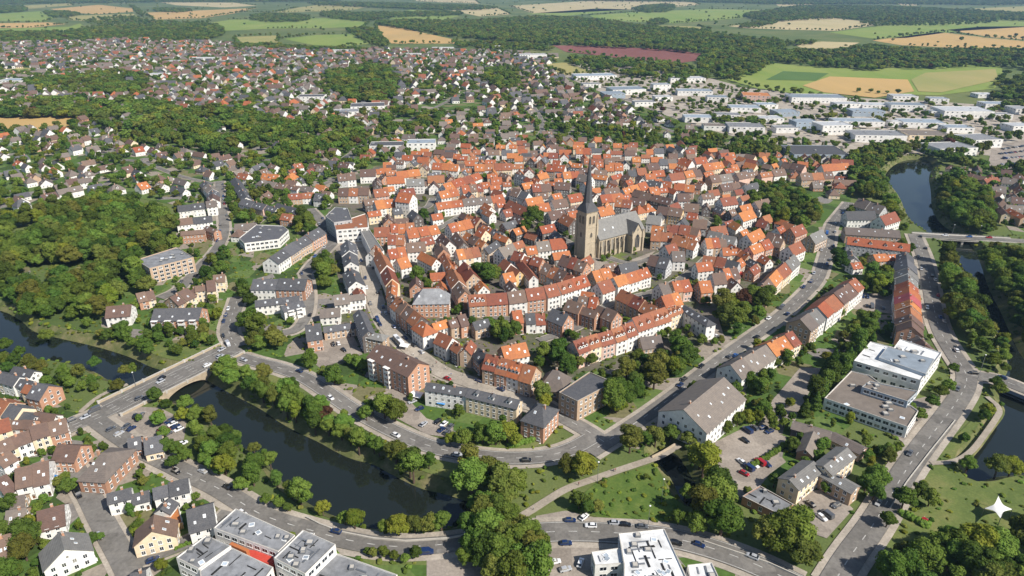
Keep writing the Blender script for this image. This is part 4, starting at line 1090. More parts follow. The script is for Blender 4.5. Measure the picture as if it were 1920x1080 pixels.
    mb.shell([(x0 - .4, y0 - ov, E - s * ov + .3), (x1 + .4, y0 - ov, E - s * ov + .3), (x1 + .4, cy, RZ + .3), (x0 - .4, cy, RZ + .3), (x1 + .4, y1 + ov, E - s * ov + .3), (x0 - .4, y1 + ov, E - s * ov + .3)], [(0, 1, 2, 3), (3, 2, 4, 5)], .35)
    nr = mb.build('nave_roof', ROOF, root)
    for xx in (18, 26): link('skylight', SKYL, nr, (xx, y0 + 4, E + 4 * s + .3)).rotation_euler = (math.atan(s), 0, 0)
    bays = [x0 + 2.6 + i * 4.2 for i in range(6)]
    for i, bx in enumerate(bays):
        put('nave_window', 1.9, 8.8, 0, -1, bx + 1.3, y0, 3.6)
        mb = MB(); q = bx - 1.0; mb.box(q - .5, q + .5, y0 - 1.4, y0 + .01, 0, 9, 0); mb.box(q - .42, q + .42, y0 - .9, y0 + .01, 9, 12.6, 0); mb.build('buttress', wall, root)
    # transept
    tx0, tx1, ty = 36.5, 46.5, -8.5; tc = (tx0 + tx1) / 2; TR = 21.5
    mb = MB(); mb.box(tx0, tx1, ty, y0 + .02, 0, E - .5, 0, bottom=False); mb.face([(tx0, ty, E - .5), (tx1, ty, E - .5), (tc, ty, TR)]); mb.build('transept_wall', [wall], root)
    mb = MB(); yb = cy - 1.0
    for sg in (-1, 1):
        e = tc + sg * (5 + .7); zt = TR + .25; s2 = (TR - E + .5) / 5; ze = E - .5 - s2 * .7 + .25
        vs = [(e, ty - .5, ze), (tc, ty - .5, zt), (tc, yb, zt), (e, yb, ze)]
        mb.shell(vs if sg > 0 else vs[::-1], [(0, 1, 2, 3)], .3)
    mb.build('transept_roof', M['s'], root)
    put('transept_window', 4.2, 10.5, 0, -1, tc, ty, 3.2); put('gable_window', 1.0, 1.6, 0, -1, tc, ty, 16.2, mull=False)
    for q in (tx0, tx1):
        mb = MB(); mb.box(q - .6, q + .6, ty - 1.2, ty + .6, 0, 11, 0); mb.box(q - .5, q + .5, ty - .7, ty + .5, 11, 14.5, 0); mb.cyl((q, ty - .1, 14.5), (q, ty - .1, 17), .5, .05, 4); mb.build('buttress', wall, root)
    # choir end
    for bx in (48.6, 51.2): put('choir_window', 1.5, 9.0, 0, -1, bx, y0, 3.4)
    put('choir_window', 2.2, 9.5, 1, 0, x1, cy - 5, 3.4); put('choir_window', 2.2, 9.5, 1, 0, x1, cy + 5, 3.4); put('choir_window', 2.6, 11, 1, 0, x1, cy, 3.4)
    for q in (y0, cy - 2.6, cy + 2.6):
        mb = MB(); mb.box(x1 - .01, x1 + 1.3, q - .5, q + .5, 0, 10, 0); mb.box(x1 - .01, x1 + .8, q - .42, q + .42, 10, 13.5, 0); mb.build('buttress', wall, root)
    c_, s_ = math.cos(ang), math.sin(ang)
    return [(x + u * c_ - v * s_, y + u * s_ + v * c_) for u, v in ((-2, -10), (55, -10), (55, 18), (-2, 18))]
CHURCH = church()
sheet('church_lawn', [[(CHURCH[0][0] + .2 * (CHURCH[1][0] - CHURCH[0][0]), CHURCH[0][1] + .2 * (CHURCH[1][1] - CHURCH[0][1])), (CHURCH[0][0] + .6 * (CHURCH[1][0] - CHURCH[0][0]), CHURCH[0][1] + .6 * (CHURCH[1][1] - CHURCH[0][1])), G(1165, 474), G(1120, 489)]], .2, LAWN)

# ------------------------------------------------------------------ bridges
def arch_bridge():
    a, b = Vector(G(214, 765)), Vector(G(424, 661)); d = b - a; L = d.length; ang = math.atan2(d.y, d.x); u = d.normalized(); nrm = Vector((-u.y, u.x))
    root = empty('road_bridge', (a.x, a.y, 0), ang); fixed(root, "tan stone road bridge with one low arch crossing the river", 'bridge')
    w = 9.3
    # waterline crossing of the near side
    def loc(px, py): q = Vector(G(px, py, WZ + 1)) - a; return q.dot(u)
    s0, s1 = loc(316, 752), loc(382, 706); pad = 2
    mb = MB(); top = .28
    for sg in (-1, 1):
        y = sg * w; N = 20; lo = []
        for i in range(N + 1):
            t = i / N; xx = s0 + (s1 - s0) * t; lo.append((xx, WZ - 1.5 + (abs(WZ) + .6) * math.sqrt(max(0, 1 - (2 * t - 1) ** 2))))
        pts = [(s0 - 12, top), (s0 - 12, WZ - 1.5)] + lo + [(s1 + 12, WZ - 1.5), (s1 + 12, top)]
        for i in range(N):
            (xa, za), (xb, zb) = lo[i], lo[i + 1]; f = [(xa, y, za), (xb, y, zb), (xb, y, top), (xa, y, top)]; mb.face(f if sg < 0 else f[::-1])
        for xa, xb in ((s0 - 12, s0), (s1, s1 + 12)):
            f = [(xa, y, WZ - 1.5), (xb, y, WZ - 1.5), (xb, y, top), (xa, y, top)]; mb.face(f if sg < 0 else f[::-1])
        if sg < 0:
            for i in range(N):
                (xa, za), (xb, zb) = lo[i], lo[i + 1]; mb.face([(xa, -w, za), (xa, w, za), (xb, w, zb), (xb, -w, zb)])
    mb.build('arch_wall', STONE, root)
    mb = MB(); mb.box(-2, L + 2, -w + .02, w - .02, .05, .262, 0); mb.build('deck', ASPH, root)
    for sg in (-1, 1):
        mb = MB(); y = sg * w; mb.box(-2, L + 4, y - .3, y + .3, .2, 1.35, 0); mb.box(-2.1, L + 4.1, y - .4, y + .4, 1.352, 1.55, 1)
        for i in range(7): xx = -2 + i * (L + 6) / 6; mb.box(xx - .5, xx + .5, y - .5, y + .5, .2, 1.8, 1)
        mb.build('parapet', [STONE, CONC], root)
arch_bridge()
def pier_bridge():
    a, b = Vector(G(1722, 441)), Vector(G(1892, 450.5)); d = b - a; L = d.length; ang = math.atan2(d.y, d.x)
    root = empty('road_bridge', (a.x, a.y, 0), ang); fixed(root, "pale concrete road bridge on square pillars crossing the eastern river", 'bridge')
    w = 5.6; mb = MB(); mb.box(-3, L + 3, -w, w, -1.1, .3, 0); mb.build('deck', CONC, root)
    for t in (.36, .47, .62):
        mb = MB(); mb.box(L * t - .7, L * t + .7, -w + .6, -w + 2.6, WZ - 1.5, -1.1, 0); mb.box(L * t - .7, L * t + .7, w - 2.6, w - .6, WZ - 1.5, -1.1, 0); mb.box(L * t - .9, L * t + .9, -w + .4, w - .4, -1.7, -1.103, 0); mb.build('pier', CONC, root)
    for sg in (-1, 1):
        mb = MB(); y = sg * (w - .2); mb.box(-3, L + 3, y - .15, y + .15, .3, .55, 0); mb.box(-3, L + 3, y - .06, y + .06, 1.15, 1.27, 1); mb.box(-3, L + 3, y - .04, y + .04, .8, .88, 1)
        for i in range(int(L / 2.5)): mb.box(i * 2.5 - .06, i * 2.5 + .06, y - .06, y + .06, .55, 1.15, 1)
        mb.build('railing', [CONC, METAL], root)
pier_bridge()

# ------------------------------------------------------------------ more houses: gaps of the old town, the suburbs
def pp(t): return parse(t)
KEEP_OUT = [CHURCH] + FLATS + [parse(t) for t in ("985,390 1020,390 1030,425 1020,450 985,450", "890,490 935,490 940,540 890,545", "778,395 815,395 815,420 778,420", "765,495 815,490 830,530 770,535", "905,590 960,590 985,630 930,655 905,640", "1000,640 1060,635 1080,690 1020,700",
  "1390,345 1450,340 1540,372 1545,410 1490,435 1430,410", "1310,560 1480,540 1490,590 1440,630 1330,640", "1100,640 1340,600 1340,700 1150,800 1120,740", "1075,445 1230,465 1200,510 1090,500")] + LOTS
def blocked(x, y):
    r = near_water(x, y)
    for p in KEEP_OUT: r |= pip(x, y, p)
    return r
def try_add(c, ang, L, Wd, grid, extra=.3, **kw):
    s = dict(c=c, ang=ang, L=L, W=Wd, row=-len(grid) - 7, **kw); cs = corners(s, extra)
    for gx in range(int(c[0] // 40) - 1, int(c[0] // 40) + 2):
        for gy in range(int(c[1] // 40) - 1, int(c[1] // 40) + 2):
            for q in grid.get((gx, gy), ()):
                if sat(cs, q): return None
    grid.setdefault((int(c[0] // 40), int(c[1] // 40)), []).append(corners(s)); return s
GRID = {}
for s in SPECS: GRID.setdefault((int(s['c'][0] // 40), int(s['c'][1] // 40)), []).append(corners(s))
for p in FLATS:
    cx, cy = sum(q[0] for q in p) / len(p), sum(q[1] for q in p) / len(p)
    GRID.setdefault((int(cx // 40), int(cy // 40)), []).append(p)
def bbox(p): return min(a for a, b in p), max(a for a, b in p), min(b for a, b in p), max(b for a, b in p)
OT = pp("690,345 742,300 900,282 1100,272 1300,287 1470,315 1440,340 1390,350 1400,420 1480,430 1480,480 1440,520 1390,545 1320,575 1260,600 1180,625 1060,640 1030,640 900,640 800,610 740,530 695,450")
x0, x1, y0, y1 = bbox(OT); n_town = sum(s['name'] == 'town_house' for s in SPECS)
base_specs = [s for s in SPECS if s['name'] == 'town_house']
rnd = random.Random(3); tries = 0; n_town = 0
bc = np.array([s['c'] for s in base_specs])
while n_town < 300 and tries < 16000:
    tries += 1; c = (rnd.uniform(x0, x1), rnd.uniform(y0, y1))
    if not pip([c[0]], [c[1]], OT)[0] or blocked([c[0]], [c[1]])[0]: continue
    if near_road([c[0]], [c[1]], 3.5)[0]: continue
    s0 = base_specs[int(np.argmin(np.hypot(bc[:, 0] - c[0], bc[:, 1] - c[1])))]
    Wd = rnd.uniform(6.0, 9.5) * (1 if tries < 6000 else .75); L = rnd.uniform(7, 13) * (1 if tries < 6000 else .7); rm = rnd.choice('oooorrbbd'); wm = rnd.choice('wwwctbd')
    s = try_add(c, s0['ang'] + rnd.choice([0, 0, R(90)]) + rnd.gauss(0, .03), L, Wd, GRID, .2, eave=rnd.uniform(4.5, 6.8), rise=Wd / 2 * 1.0, rm=rm, wm=wm, name='back_house', cat='back house', group='back houses in the old town yards', look=f"{RNAME[rm]} roofed {WNAME[wm]} back house", chim=0)
    if s: SPECS.append(s); n_town += 1
n_fill = n_town
print("town houses", n_town, "specs", len(SPECS))

WOODS = [(chaikin(parse(t, hh * .45), 1), sp, hh) for t, sp, hh in [
 # near woods and banks (outline, spacing, height)
 ("385,692 440,685 520,702 600,748 660,792 720,818 790,850 815,880 780,893 720,868 650,845 600,818 540,790 480,752 430,728 398,712", 7.5, 10),
 ("305,760 345,772 400,805 460,852 520,893 528,915 490,912 430,885 390,858 345,815 300,780", 7.5, 10),
 ("850,860 900,855 960,878 1000,898 1045,905 1012,940 950,950 925,968 880,958 850,905", 8.5, 13),
 ("1030,852 1080,842 1118,862 1110,885 1060,890 1030,880", 8, 10),
 ("868,1010 905,962 960,975 1010,1000 1025,1085 900,1085 880,1040", 7.5, 14),
 ("1140,832 1180,803 1255,800 1258,832 1200,858 1150,870", 8, 12),
 ("1278,838 1330,832 1352,900 1372,960 1370,1000 1300,992 1318,955 1325,920 1300,875", 7, 14),
 ("1365,990 1420,962 1500,1005 1560,965 1640,900 1662,935 1600,1020 1540,1085 1440,1062 1370,1022", 8, 14),
 ("1640,1070 1690,1010 1740,960 1800,925 1870,905 1960,900 1960,1120 1640,1120", 8, 14),
 ("1755,845 1800,775 1850,735 1868,745 1840,790 1795,842", 8.5, 8),
 ("1120,790 1140,690 1185,690 1225,660 1285,640 1330,672 1318,702 1250,732 1228,775 1160,800", 8.5, 13),
 ("1325,575 1400,545 1460,562 1485,590 1440,622 1385,622 1330,605", 8, 12),
 ("1490,782 1520,722 1570,672 1620,622 1645,640 1600,692 1550,745 1522,792", 6.5, 13),
 ("1735,468 1772,470 1802,522 1850,602 1885,680 1840,702 1790,640 1762,565 1750,510", 8, 12),
 ("1835,465 1905,470 1960,520 1980,700 1925,690 1892,630 1862,570", 8, 13),
 ("1766,330 1796,328 1855,370 1870,430 1790,430 1765,410", 8, 13),
 ("1590,290 1650,268 1720,275 1676,296 1648,328 1672,385 1704,430 1680,422 1638,372 1590,342", 9, 12),
 ("1395,352 1450,345 1522,370 1545,405 1490,432 1435,412", 8, 11),
 ("436,612 480,600 562,640 570,672 500,682 445,660", 8, 11),
 ("240,742 310,735 330,757 285,772 240,768", 8, 9),
 ("60,578 180,608 260,614 310,625 400,608 420,640 380,648 310,676 255,650 160,624", 8.5, 7.5),
 ("-20,655 50,662 100,690 185,705 232,728 210,746 150,762 110,742 80,708 -20,690", 8, 7.5),
 ("1540,492 1580,477 1582,522 1550,532", 8, 11), ("1612,512 1672,500 1685,542 1645,555", 8, 10), ("1000,650 1060,640 1080,690 1040,702", 8, 11), ("905,602 958,602 985,632 932,650", 8, 11),
 ("-20,1000 60,960 85,1000 40,1090 -20,1090", 8, 12), ("594,490 620,480 630,505 615,540 598,530", 7, 10), ("1370,720 1440,680 1490,650 1480,690 1420,740 1380,745", 9, 10),
 ("1330,770 1400,740 1440,760 1420,810 1370,820", 10, 9), ("1600,850 1690,840 1670,880 1630,890", 10, 7), ("1580,610 1640,580 1660,610 1620,640", 8, 9), ("400,660 380,650 420,600 440,610", 9, 9),
 # parks and belts further off
 ("-20,430 60,395 150,372 240,368 315,395 325,420 320,445 335,470 260,478 250,500 300,545 240,552 190,568 182,612 60,584 -20,570", 9, 13),
 ("360,480 420,450 450,500 400,530 370,525", 10, 9), ("560,400 600,395 595,440 560,440", 9, 10), ("430,400 460,390 500,410 480,420", 10, 9),
 ("-30,196 60,190 150,184 220,188 300,195 380,200 480,213 540,222 600,213 715,246 650,280 520,282 430,286 380,278 330,268 250,262 215,245 160,214 -30,218", 11, 14), ("40,148 130,142 250,130 285,150 275,170 200,176 140,170 60,166", 11, 13),
 ("610,130 720,120 748,150 742,185 680,192 620,172", 11, 14), ("700,215 800,205 850,215 800,240 720,245", 12, 11), ("430,300 560,280 600,300 520,320", 12, 10), ("1280,250 1400,248 1500,270 1600,280 1500,292 1290,282", 11, 12),
 ("900,130 960,125 985,160 930,170", 12, 12), ("1000,215 1140,235 1260,260 1200,270 1050,250", 13, 11), ("1330,225 1420,215 1440,235 1360,245", 12, 11), ("1540,215 1570,205 1600,215 1570,225", 12, 11),
 ("1690,270 1740,262 1900,245 1960,262 1960,330 1860,318 1800,305 1750,292", 12, 12), ("1850,180 1880,150 1960,130 1960,200 1900,215", 13, 13),
 ("-20,62 60,58 130,59 172,50 260,48 400,42 430,60 380,77 250,70 120,77 -20,78", 14, 13), ("75,20 150,22 150,28 100,33", 16, 14), ("285,15 360,16 355,22 290,22", 18, 14), ("-20,10 50,11 52,21 -20,24", 18, 15), ("240,8 260,14 272,30 262,30 250,16", 16, 12),
 ("470,25 580,27 582,39 470,40", 16, 14), ("600,20 700,24 860,20 870,28 730,31 690,40 600,31", 18, 14), ("690,41 760,37 870,40 1000,30 1100,34 1230,51 1340,57 1330,62 1400,71 1480,77 1460,102 1380,112 1330,100 1250,91 1100,84 1040,81 960,77 850,68 745,50", 15, 15),
 ("645,52 700,50 735,82 705,87 660,62", 14, 13), ("850,76 960,79 1040,84 1032,95 860,90", 14, 12), ("1322,100 1460,86 1500,106 1440,118 1420,136 1340,147 1300,122", 14, 14), ("1440,92 1560,96 1620,84 1700,90 1800,93 1960,91 1960,132 1870,119 1780,124 1620,129 1560,124 1450,112", 15, 14),
 ("1500,10 1680,12 1960,26 1960,38 1860,36 1640,38 1560,32 1440,40 1380,28 1450,18", 22, 16), ("-20,-4 640,-4 640,2 330,3 100,5 -20,8", 30, 18), ("620,3 860,9 950,13 880,19 700,14 560,6", 24, 16), ("900,-4 1960,-4 1960,10 1600,6 1500,9 1320,3 1100,1", 30, 18),
 ("1180,13 1265,6 1265,21 1200,23", 18, 15), ("1210,40 1240,33 1260,42 1220,47", 15, 13), ("1380,48 1440,36 1465,42 1400,52", 15, 13), ("1060,102 1160,110 1290,121 1345,142 1300,152 1200,142 1080,122", 13, 13), ("440,80 520,82 600,88 700,88 690,95 560,92 440,90", 14, 11),
 ("150,35 240,28 300,40 420,40 300,47 180,48", 30, 12), ("1300,60 1440,76 1560,78 1480,84 1380,82", 15, 13), ("1600,40 1780,36 1900,38 1800,46 1650,48", 26, 12)]]
def in_woods(x, y):
    r = np.zeros(np.shape(x), bool)
    for p, _, _ in WOODS: r |= pip(x, y, p)
    return r
FIELD_KEEP = [parse(t) for t in ("-20,222 60,217 150,213 156,225 130,241 60,246 -20,241", "1036,85 1100,86 1250,92 1325,102 1312,113 1270,119 1160,109 1060,97", "1000,122 1060,117 1112,135 1060,141", "0,130 60,127 62,138 0,140", "760,200 900,190 930,205 800,215", "1330,140 1880,118 1890,170 1760,180 1420,168")]
# detached houses
det = []
def suburb(poly, spacing, dens, roofs, size=(8.5, 12.5), seed=1, woods=False):
    rnd = random.Random(seed); x0, x1, y0, y1 = bbox(poly)
    P_ = []
    y = y0
    while y < y1:
        x = x0
        while x < x1:
            P_.append((x + rnd.uniform(-.32, .32) * spacing, y + rnd.uniform(-.32, .32) * spacing)); x += spacing
        y += spacing
    P_ = np.array(P_); k = pip(P_[:, 0], P_[:, 1], poly) & ~near_water(P_[:, 0], P_[:, 1])
    if not woods: k &= ~in_woods(P_[:, 0], P_[:, 1])
    for f in FIELD_KEEP + KEEP_OUT: k &= ~pip(P_[:, 0], P_[:, 1], f)
    a, b = PX(P_[:, 0], P_[:, 1]); k &= (a > -40) & (a < 1960)
    P_ = P_[k]; P_ = P_[~near_road(P_[:, 0], P_[:, 1], 6)]
    for x, y in P_:
        if rnd.random() > dens: continue
        ang = .35 * math.sin(x / 170 + 1) + .3 * math.cos(y / 210) + rnd.choice([0, R(90)]) + rnd.gauss(0, .1)
        rm = rnd.choice(roofs); wm = rnd.choice('wwwwwwwwwcbt'); q_ = 1 + min(.45, max(0, (y - 750) / 1800)); Wd = rnd.uniform(*size) * .85 * q_; L = rnd.uniform(*size) * q_
        if rnd.random() < .12: L *= 1.6
        s = try_add((x, y), ang, L, Wd, GRID, 1.0, eave=rnd.choice([3.2, 3.6, 4.6, 5.6]), rise=Wd / 2 * rnd.uniform(.75, 1.05), rm=rm, wm=wm, name='detached_house', cat='detached house', group='detached houses of the suburbs', look=f"{RNAME[rm]} roofed {WNAME[wm]} house", hip=(1, 1) if rnd.random() < .18 else (0, 0), dorm=1 if rnd.random() < .2 else 0)
        if s: det.append(s)
suburb(pp("420,420 400,345 480,330 560,300 640,270 720,270 700,300 640,335 600,420 560,400"), 14.5, .95, 'orbbgd', seed=2)
suburb(pp("1280,262 1480,292 1600,300 1600,420 1560,440 1540,360 1450,335 1380,350 1300,290"), 14, .9, 'obbrrg', seed=3)
suburb(SUB_P, 18.5, .70, 'obrbbbbggggggddd', seed=4)
suburb(pp("-30,196 150,184 300,195 480,213 600,213 715,246 650,280 520,282 430,286 330,268 215,245 160,214 -30,218"), 24, .42, 'brggd', seed=14, woods=True)
suburb(pp("40,148 250,130 285,150 200,176 60,166"), 24, .35, 'brggd', seed=15, woods=True)
suburb(pp("1780,325 1900,295 2000,310 2000,430 1890,420 1850,375"), 17, .9, 'orbbg', seed=5)
suburb(pp("-60,440 45,450 62,520 45,575 -60,580"), 17, .85, 'bbgo', seed=6)
suburb(pp("430,440 580,440 500,520 480,610 460,560"), 17, .4, 'bgd', seed=7)
suburb(pp("200,530 300,500 420,440 420,330 330,330 330,400 340,480"), 18, .25, 'bgo', seed=8)
suburb(pp("-60,840 120,800 160,840 230,1040 200,1090 -60,1090"), 15, .6, 'bbg', seed=9)
suburb(pp("150,860 330,890 450,950 380,1010 260,1040 200,960"), 15, .35, 'bgd', seed=10)
det.sort(key=lambda s: math.hypot(*s['c']))
in_v = [s for s in det if in_view(*s['c'], m=0)]
near_d, far_d = in_v[:300], in_v[300:]
print("detached", len(det), "named", len(near_d), "far", len(far_d))
for s in SPECS:
    if s['group'] == 'town houses outside the old core': s['name'], s['cat'] = 'terraced_house', 'terraced house'
    if s['name'] == 'terraced_house' and s.get('look'): s['look'] = s['look'].replace('town house', 'terraced house')
ALLH = SPECS + near_d
for s in ALLH: build_house(s)
# the far houses, past the 300 that show largest
mats = [WL['w'], WL['c'], WL['b'], WL['t'], GLASS, M['o'], M['r'], M['b'], M['g'], M['d']]
wi = {'w': 0, 'c': 1, 'b': 2, 't': 3}; ri = {'o': 5, 'r': 6, 'b': 7, 'g': 8, 'd': 9}
V, Fc, Mi = [], [], []
for s in far_d:
    mw, mr = MB(), MB(); gable_geo(mw, mr, s['L'], s['W'], s['eave'], s['rise'], s['hip'])
    h, b = s['L'] / 2, s['W'] / 2
    mg = MB()
    for sg in (-1, 1):
        for i in range(3):
            xx = -h + s['L'] * (i + .5) / 3; f = [(xx - .7, sg * (b + .03), 1), (xx + .7, sg * (b + .03), 1), (xx + .7, sg * (b + .03), 2.6), (xx - .7, sg * (b + .03), 2.6)]; mg.face(f if sg < 0 else f[::-1])
        for i in range(2):
            yy = -b + s['W'] * (i + .5) / 2; f = [(sg * (h + .03), yy - .6, 1), (sg * (h + .03), yy + .6, 1), (sg * (h + .03), yy + .6, 2.6), (sg * (h + .03), yy - .6, 2.6)]; mg.face(f if sg > 0 else f[::-1])
    mr.box(h * .3, h * .3 + .8, -.4, .4, s['eave'] + s['rise'] - 1, s['eave'] + s['rise'] + 1.2)
    c, sn = math.cos(s['ang']), math.sin(s['ang'])
    for q, mi in ((mw, wi[s['wm']]), (mr, ri[s['rm']]), (mg, 4)):
        k = len(V); V += [(s['c'][0] + x * c - y * sn, s['c'][1] + x * sn + y * c, z) for x, y, z in q.v]
        Fc += [tuple(k + i for i in f) for f in q.f]; Mi += [mi] * len(q.f)
me = bpy.data.meshes.new('distant_houses'); me.from_pydata(V, [], Fc); me.update()
for x in mats: me.materials.append(x)
me.polygons.foreach_set("material_index", Mi)
o = link('distant_houses', me); o['kind'] = 'stuff'; o['label'] = "far suburb of small white gabled houses fading towards the fields"; o['category'] = 'suburb'

# ------------------------------------------------------------------ trees
def tree_meshes(seed, n_cards, card, kind='round', limbs=True):
    """a trunk with limbs and a crown of leaf clumps, about 10 m tall and 7.5 m wide"""
    rg = np.random.default_rng(seed); lob = []
    if kind == 'conifer':
        for i in range(9):
            z = 2.0 + i * .95; r = 2.3 * (1 - i / 10.5) + .25
            for k in range(3 if i < 7 else 1):
                a = rg.uniform(0, 6.28); q = r * .45 if i < 7 else 0
                lob.append((q * math.cos(a), q * math.sin(a), z, r * .75, r * .75, .85))
    elif kind == 'tall':
        for i in range(15):
            t = rg.uniform(0, 1); a = rg.uniform(0, 6.28); r = rg.uniform(.4, 1.0) * 1.6 * math.sin(math.pi * (.18 + .72 * t))
            lob.append((r * math.cos(a), r * math.sin(a), 2.6 + 6.6 * t, *(rg.uniform(1.0, 1.6),) * 2, rg.uniform(.9, 1.4)))
    else:
        irr = rg.uniform(.75, 1.2, 3); lob.append((0, 0, 5.4, 2.2 * irr[0], 2.2 * irr[1], 2.4))
        for i in range(19):
            a = i * 2.399 + rg.uniform(-.4, .4); u = rg.uniform(-.45, 1.0); rr = math.sqrt(max(0, 1 - u * u)); d = rg.uniform(.75, 1.15)
            s_ = rg.uniform(.65, 1.6)
            lob.append((2.5 * irr[0] * rr * math.cos(a) * d, 2.5 * irr[1] * rr * math.sin(a) * d, 5.4 + 2.9 * irr[2] * u * d, s_, s_, s_ * rg.uniform(.75, 1.0)))
    lob = np.array(lob)
    wts = lob[:, 3] ** 2; pick = rg.choice(len(lob), n_cards * 3, p=wts / wts.sum())
    d = rg.normal(size=(n_cards * 3, 3)); d /= np.linalg.norm(d, axis=1)[:, None]
    L3 = lob[pick]; p = L3[:, :3] + d * L3[:, 3:6] * rg.uniform(.86, 1.1, (n_cards * 3, 1))
    q = (p[:, None, :] - lob[None, :, :3]) / lob[None, :, 3:6]; dep = (q ** 2).sum(2).min(1)
    k = np.where(dep > .66)[0][:n_cards]; p, d = p[k], d[k]
    d = d + rg.normal(scale=.42, size=d.shape); d[:, 2] += .25; d /= np.linalg.norm(d, axis=1)[:, None]
    t = np.cross(d, rg.normal(size=d.shape)); t /= np.linalg.norm(t, axis=1)[:, None]; b = np.cross(d, t)
    n = len(p); s1 = card * rg.uniform(.6, 1.25, (n, 1)); s2 = card * rg.uniform(.45, .9, (n, 1))
    c4 = np.stack([p - t * s1, p - b * s2 + d * .06, p + t * s1, p + b * s2 - d * .1], 1).reshape(-1, 3)
    V = [tuple(x) for x in c4]; F_ = [(4 * i, 4 * i + 1, 4 * i + 2, 4 * i + 3) for i in range(n)]
    for l in lob:                                    # solid core added inside each clump to block light through the crown
        bm = bmesh.new(); bmesh.ops.create_icosphere(bm, subdivisions=1, radius=1.0); k0 = len(V)
        for v in bm.verts: V.append((l[0] + v.co.x * l[3] * .86, l[1] + v.co.y * l[4] * .86, l[2] + v.co.z * l[5] * .86))
        for f in bm.faces: F_.append(tuple(k0 + v.index for v in f.verts))
        bm.free()
    cm = bpy.data.meshes.new('crown'); cm.from_pydata(V, [], F_); cm.update(); cm.materials.append(LEAF['green'])
    mb = MB(); top = 6.5 if kind == 'round' else 8.0
    mb.cyl((0, 0, -2.6), (.1, .05, 2.6), .36, .22, 8); mb.cyl((.1, .05, 2.5), (0, 0, top), .22, .06, 6)
    if kind == 'round':
        for i in range(5):
            a = i * 1.256 + rg.uniform(-.3, .3); mb.cyl((.08, .04, 2.3 + .25 * i), (2.0 * math.cos(a), 2.0 * math.sin(a), 4.6 + .4 * i), .13, .04, 5)
    tm = mb.mesh('trunk', [TRUNK]); return cm, tm
PROTO = [tree_meshes(11, 1900, .29), tree_meshes(12, 1900, .29), tree_meshes(13, 1800, .28), tree_meshes(14, 1500, .27, 'tall'), tree_meshes(15, 1300, .26, 'conifer'), tree_meshes(16, 1500, .31), tree_meshes(17, 1700, .27), tree_meshes(18, 1500, .29, 'tall')]
LODP = [tree_meshes(21, 260, .62), tree_meshes(22, 260, .62), tree_meshes(23, 240, .6), tree_meshes(24, 220, .55, 'tall'), tree_meshes(25, 200, .5, 'conifer')]
def in_house(x, y, grow):
    for gx in range(int(x // 40) - 1, int(x // 40) + 2):
        for gy in range(int(y // 40) - 1, int(y // 40) + 2):
            for q in GRID.get((gx, gy), ()):
                qq = offset(ccw(list(q)), grow)
                if pip([x], [y], qq)[0]: return True
    return False
CLEAR = [parse(t) for t in ("1822,912 1922,912 1936,1026 1815,1026", "1690,950 1770,970 1800,1015 1740,1035 1690,1000")]
TREES = []          # x, y, height, width factor, kind index, tone
TONES = ['dark', 'dark', 'green', 'green', 'green', 'green', 'olive', 'olive', 'dark', 'green', 'yellowish']
rt = random.Random(5)
def add_tree(x, y, h, tone=None, kind=None, wf=None):
    TREES.append((x, y, h, wf or rt.uniform(.9, 1.15), rt.choice([0, 0, 1, 1, 2, 2, 3]) if kind is None else kind, tone or (rt.choice(TONES) if rt.random() > .004 else 'reddish')))
for wi_, (p, sp, hh) in enumerate(WOODS):
    x0, x1, y0, y1 = bbox(p); y0 = max(y0, 120); s_ = sp
    ny = int((y1 - y0) / (s_ * .87)) + 1; nx = int((x1 - x0) / s_) + 1
    if nx * ny > 400000: s_ *= math.sqrt(nx * ny / 400000); ny = int((y1 - y0) / (s_ * .87)) + 1; nx = int((x1 - x0) / s_) + 1
    X, Y = np.meshgrid(np.arange(nx) * s_ + x0, np.arange(ny) * s_ * .87 + y0); X[1::2] += s_ / 2
    X = (X + RNG.uniform(-.36, .36, X.shape) * s_).ravel(); Y = (Y + RNG.uniform(-.36, .36, Y.shape) * s_).ravel()
    k = pip(X, Y, p); X, Y = X[k], Y[k]
    a, b = PX(X, Y, 8.0); k = (a > -40) & (a < 1960) & (b < 1180) & (b > -25); X, Y = X[k], Y[k]
    if not len(X): continue
    if Y.min() < 1500:
        k = ~in_river(X, Y); X, Y = X[k], Y[k]
        k = ~near_road(X, Y, 1.2); X, Y = X[k], Y[k]
        for l in LOTS: k = ~pip(X, Y, l); X, Y = X[k], Y[k]
    if wi_ == 8:
        for l in CLEAR: k = ~pip(X, Y, l); X, Y = X[k], Y[k]
    conif = wi_ == 12; thin = rt.uniform(0, 6)
    for x, y in zip(X, Y):
        if y < 1200 and in_house(x, y, 2.0): continue
        if rt.random() < .07 or ((wi_ == 8 or wi_ >= 33) and s_ < 20 and math.sin(x / 19 + thin) * math.sin(y / 27 + thin) + .35 * math.sin(x / 7.3) * math.sin(y / 9.1) > (.62 if y < 620 else .42)): continue
        h = hh * (rt.uniform(.65, 1.2)); add_tree(x, y, h * (1.0 if y < 330 else 1.15 if y < 700 else 1.05), wf=rt.uniform(1.0, 1.3) if not conif else None, kind=(3 if conif and rt.random() < .55 else 4 if conif else None), tone='dark' if conif else None)
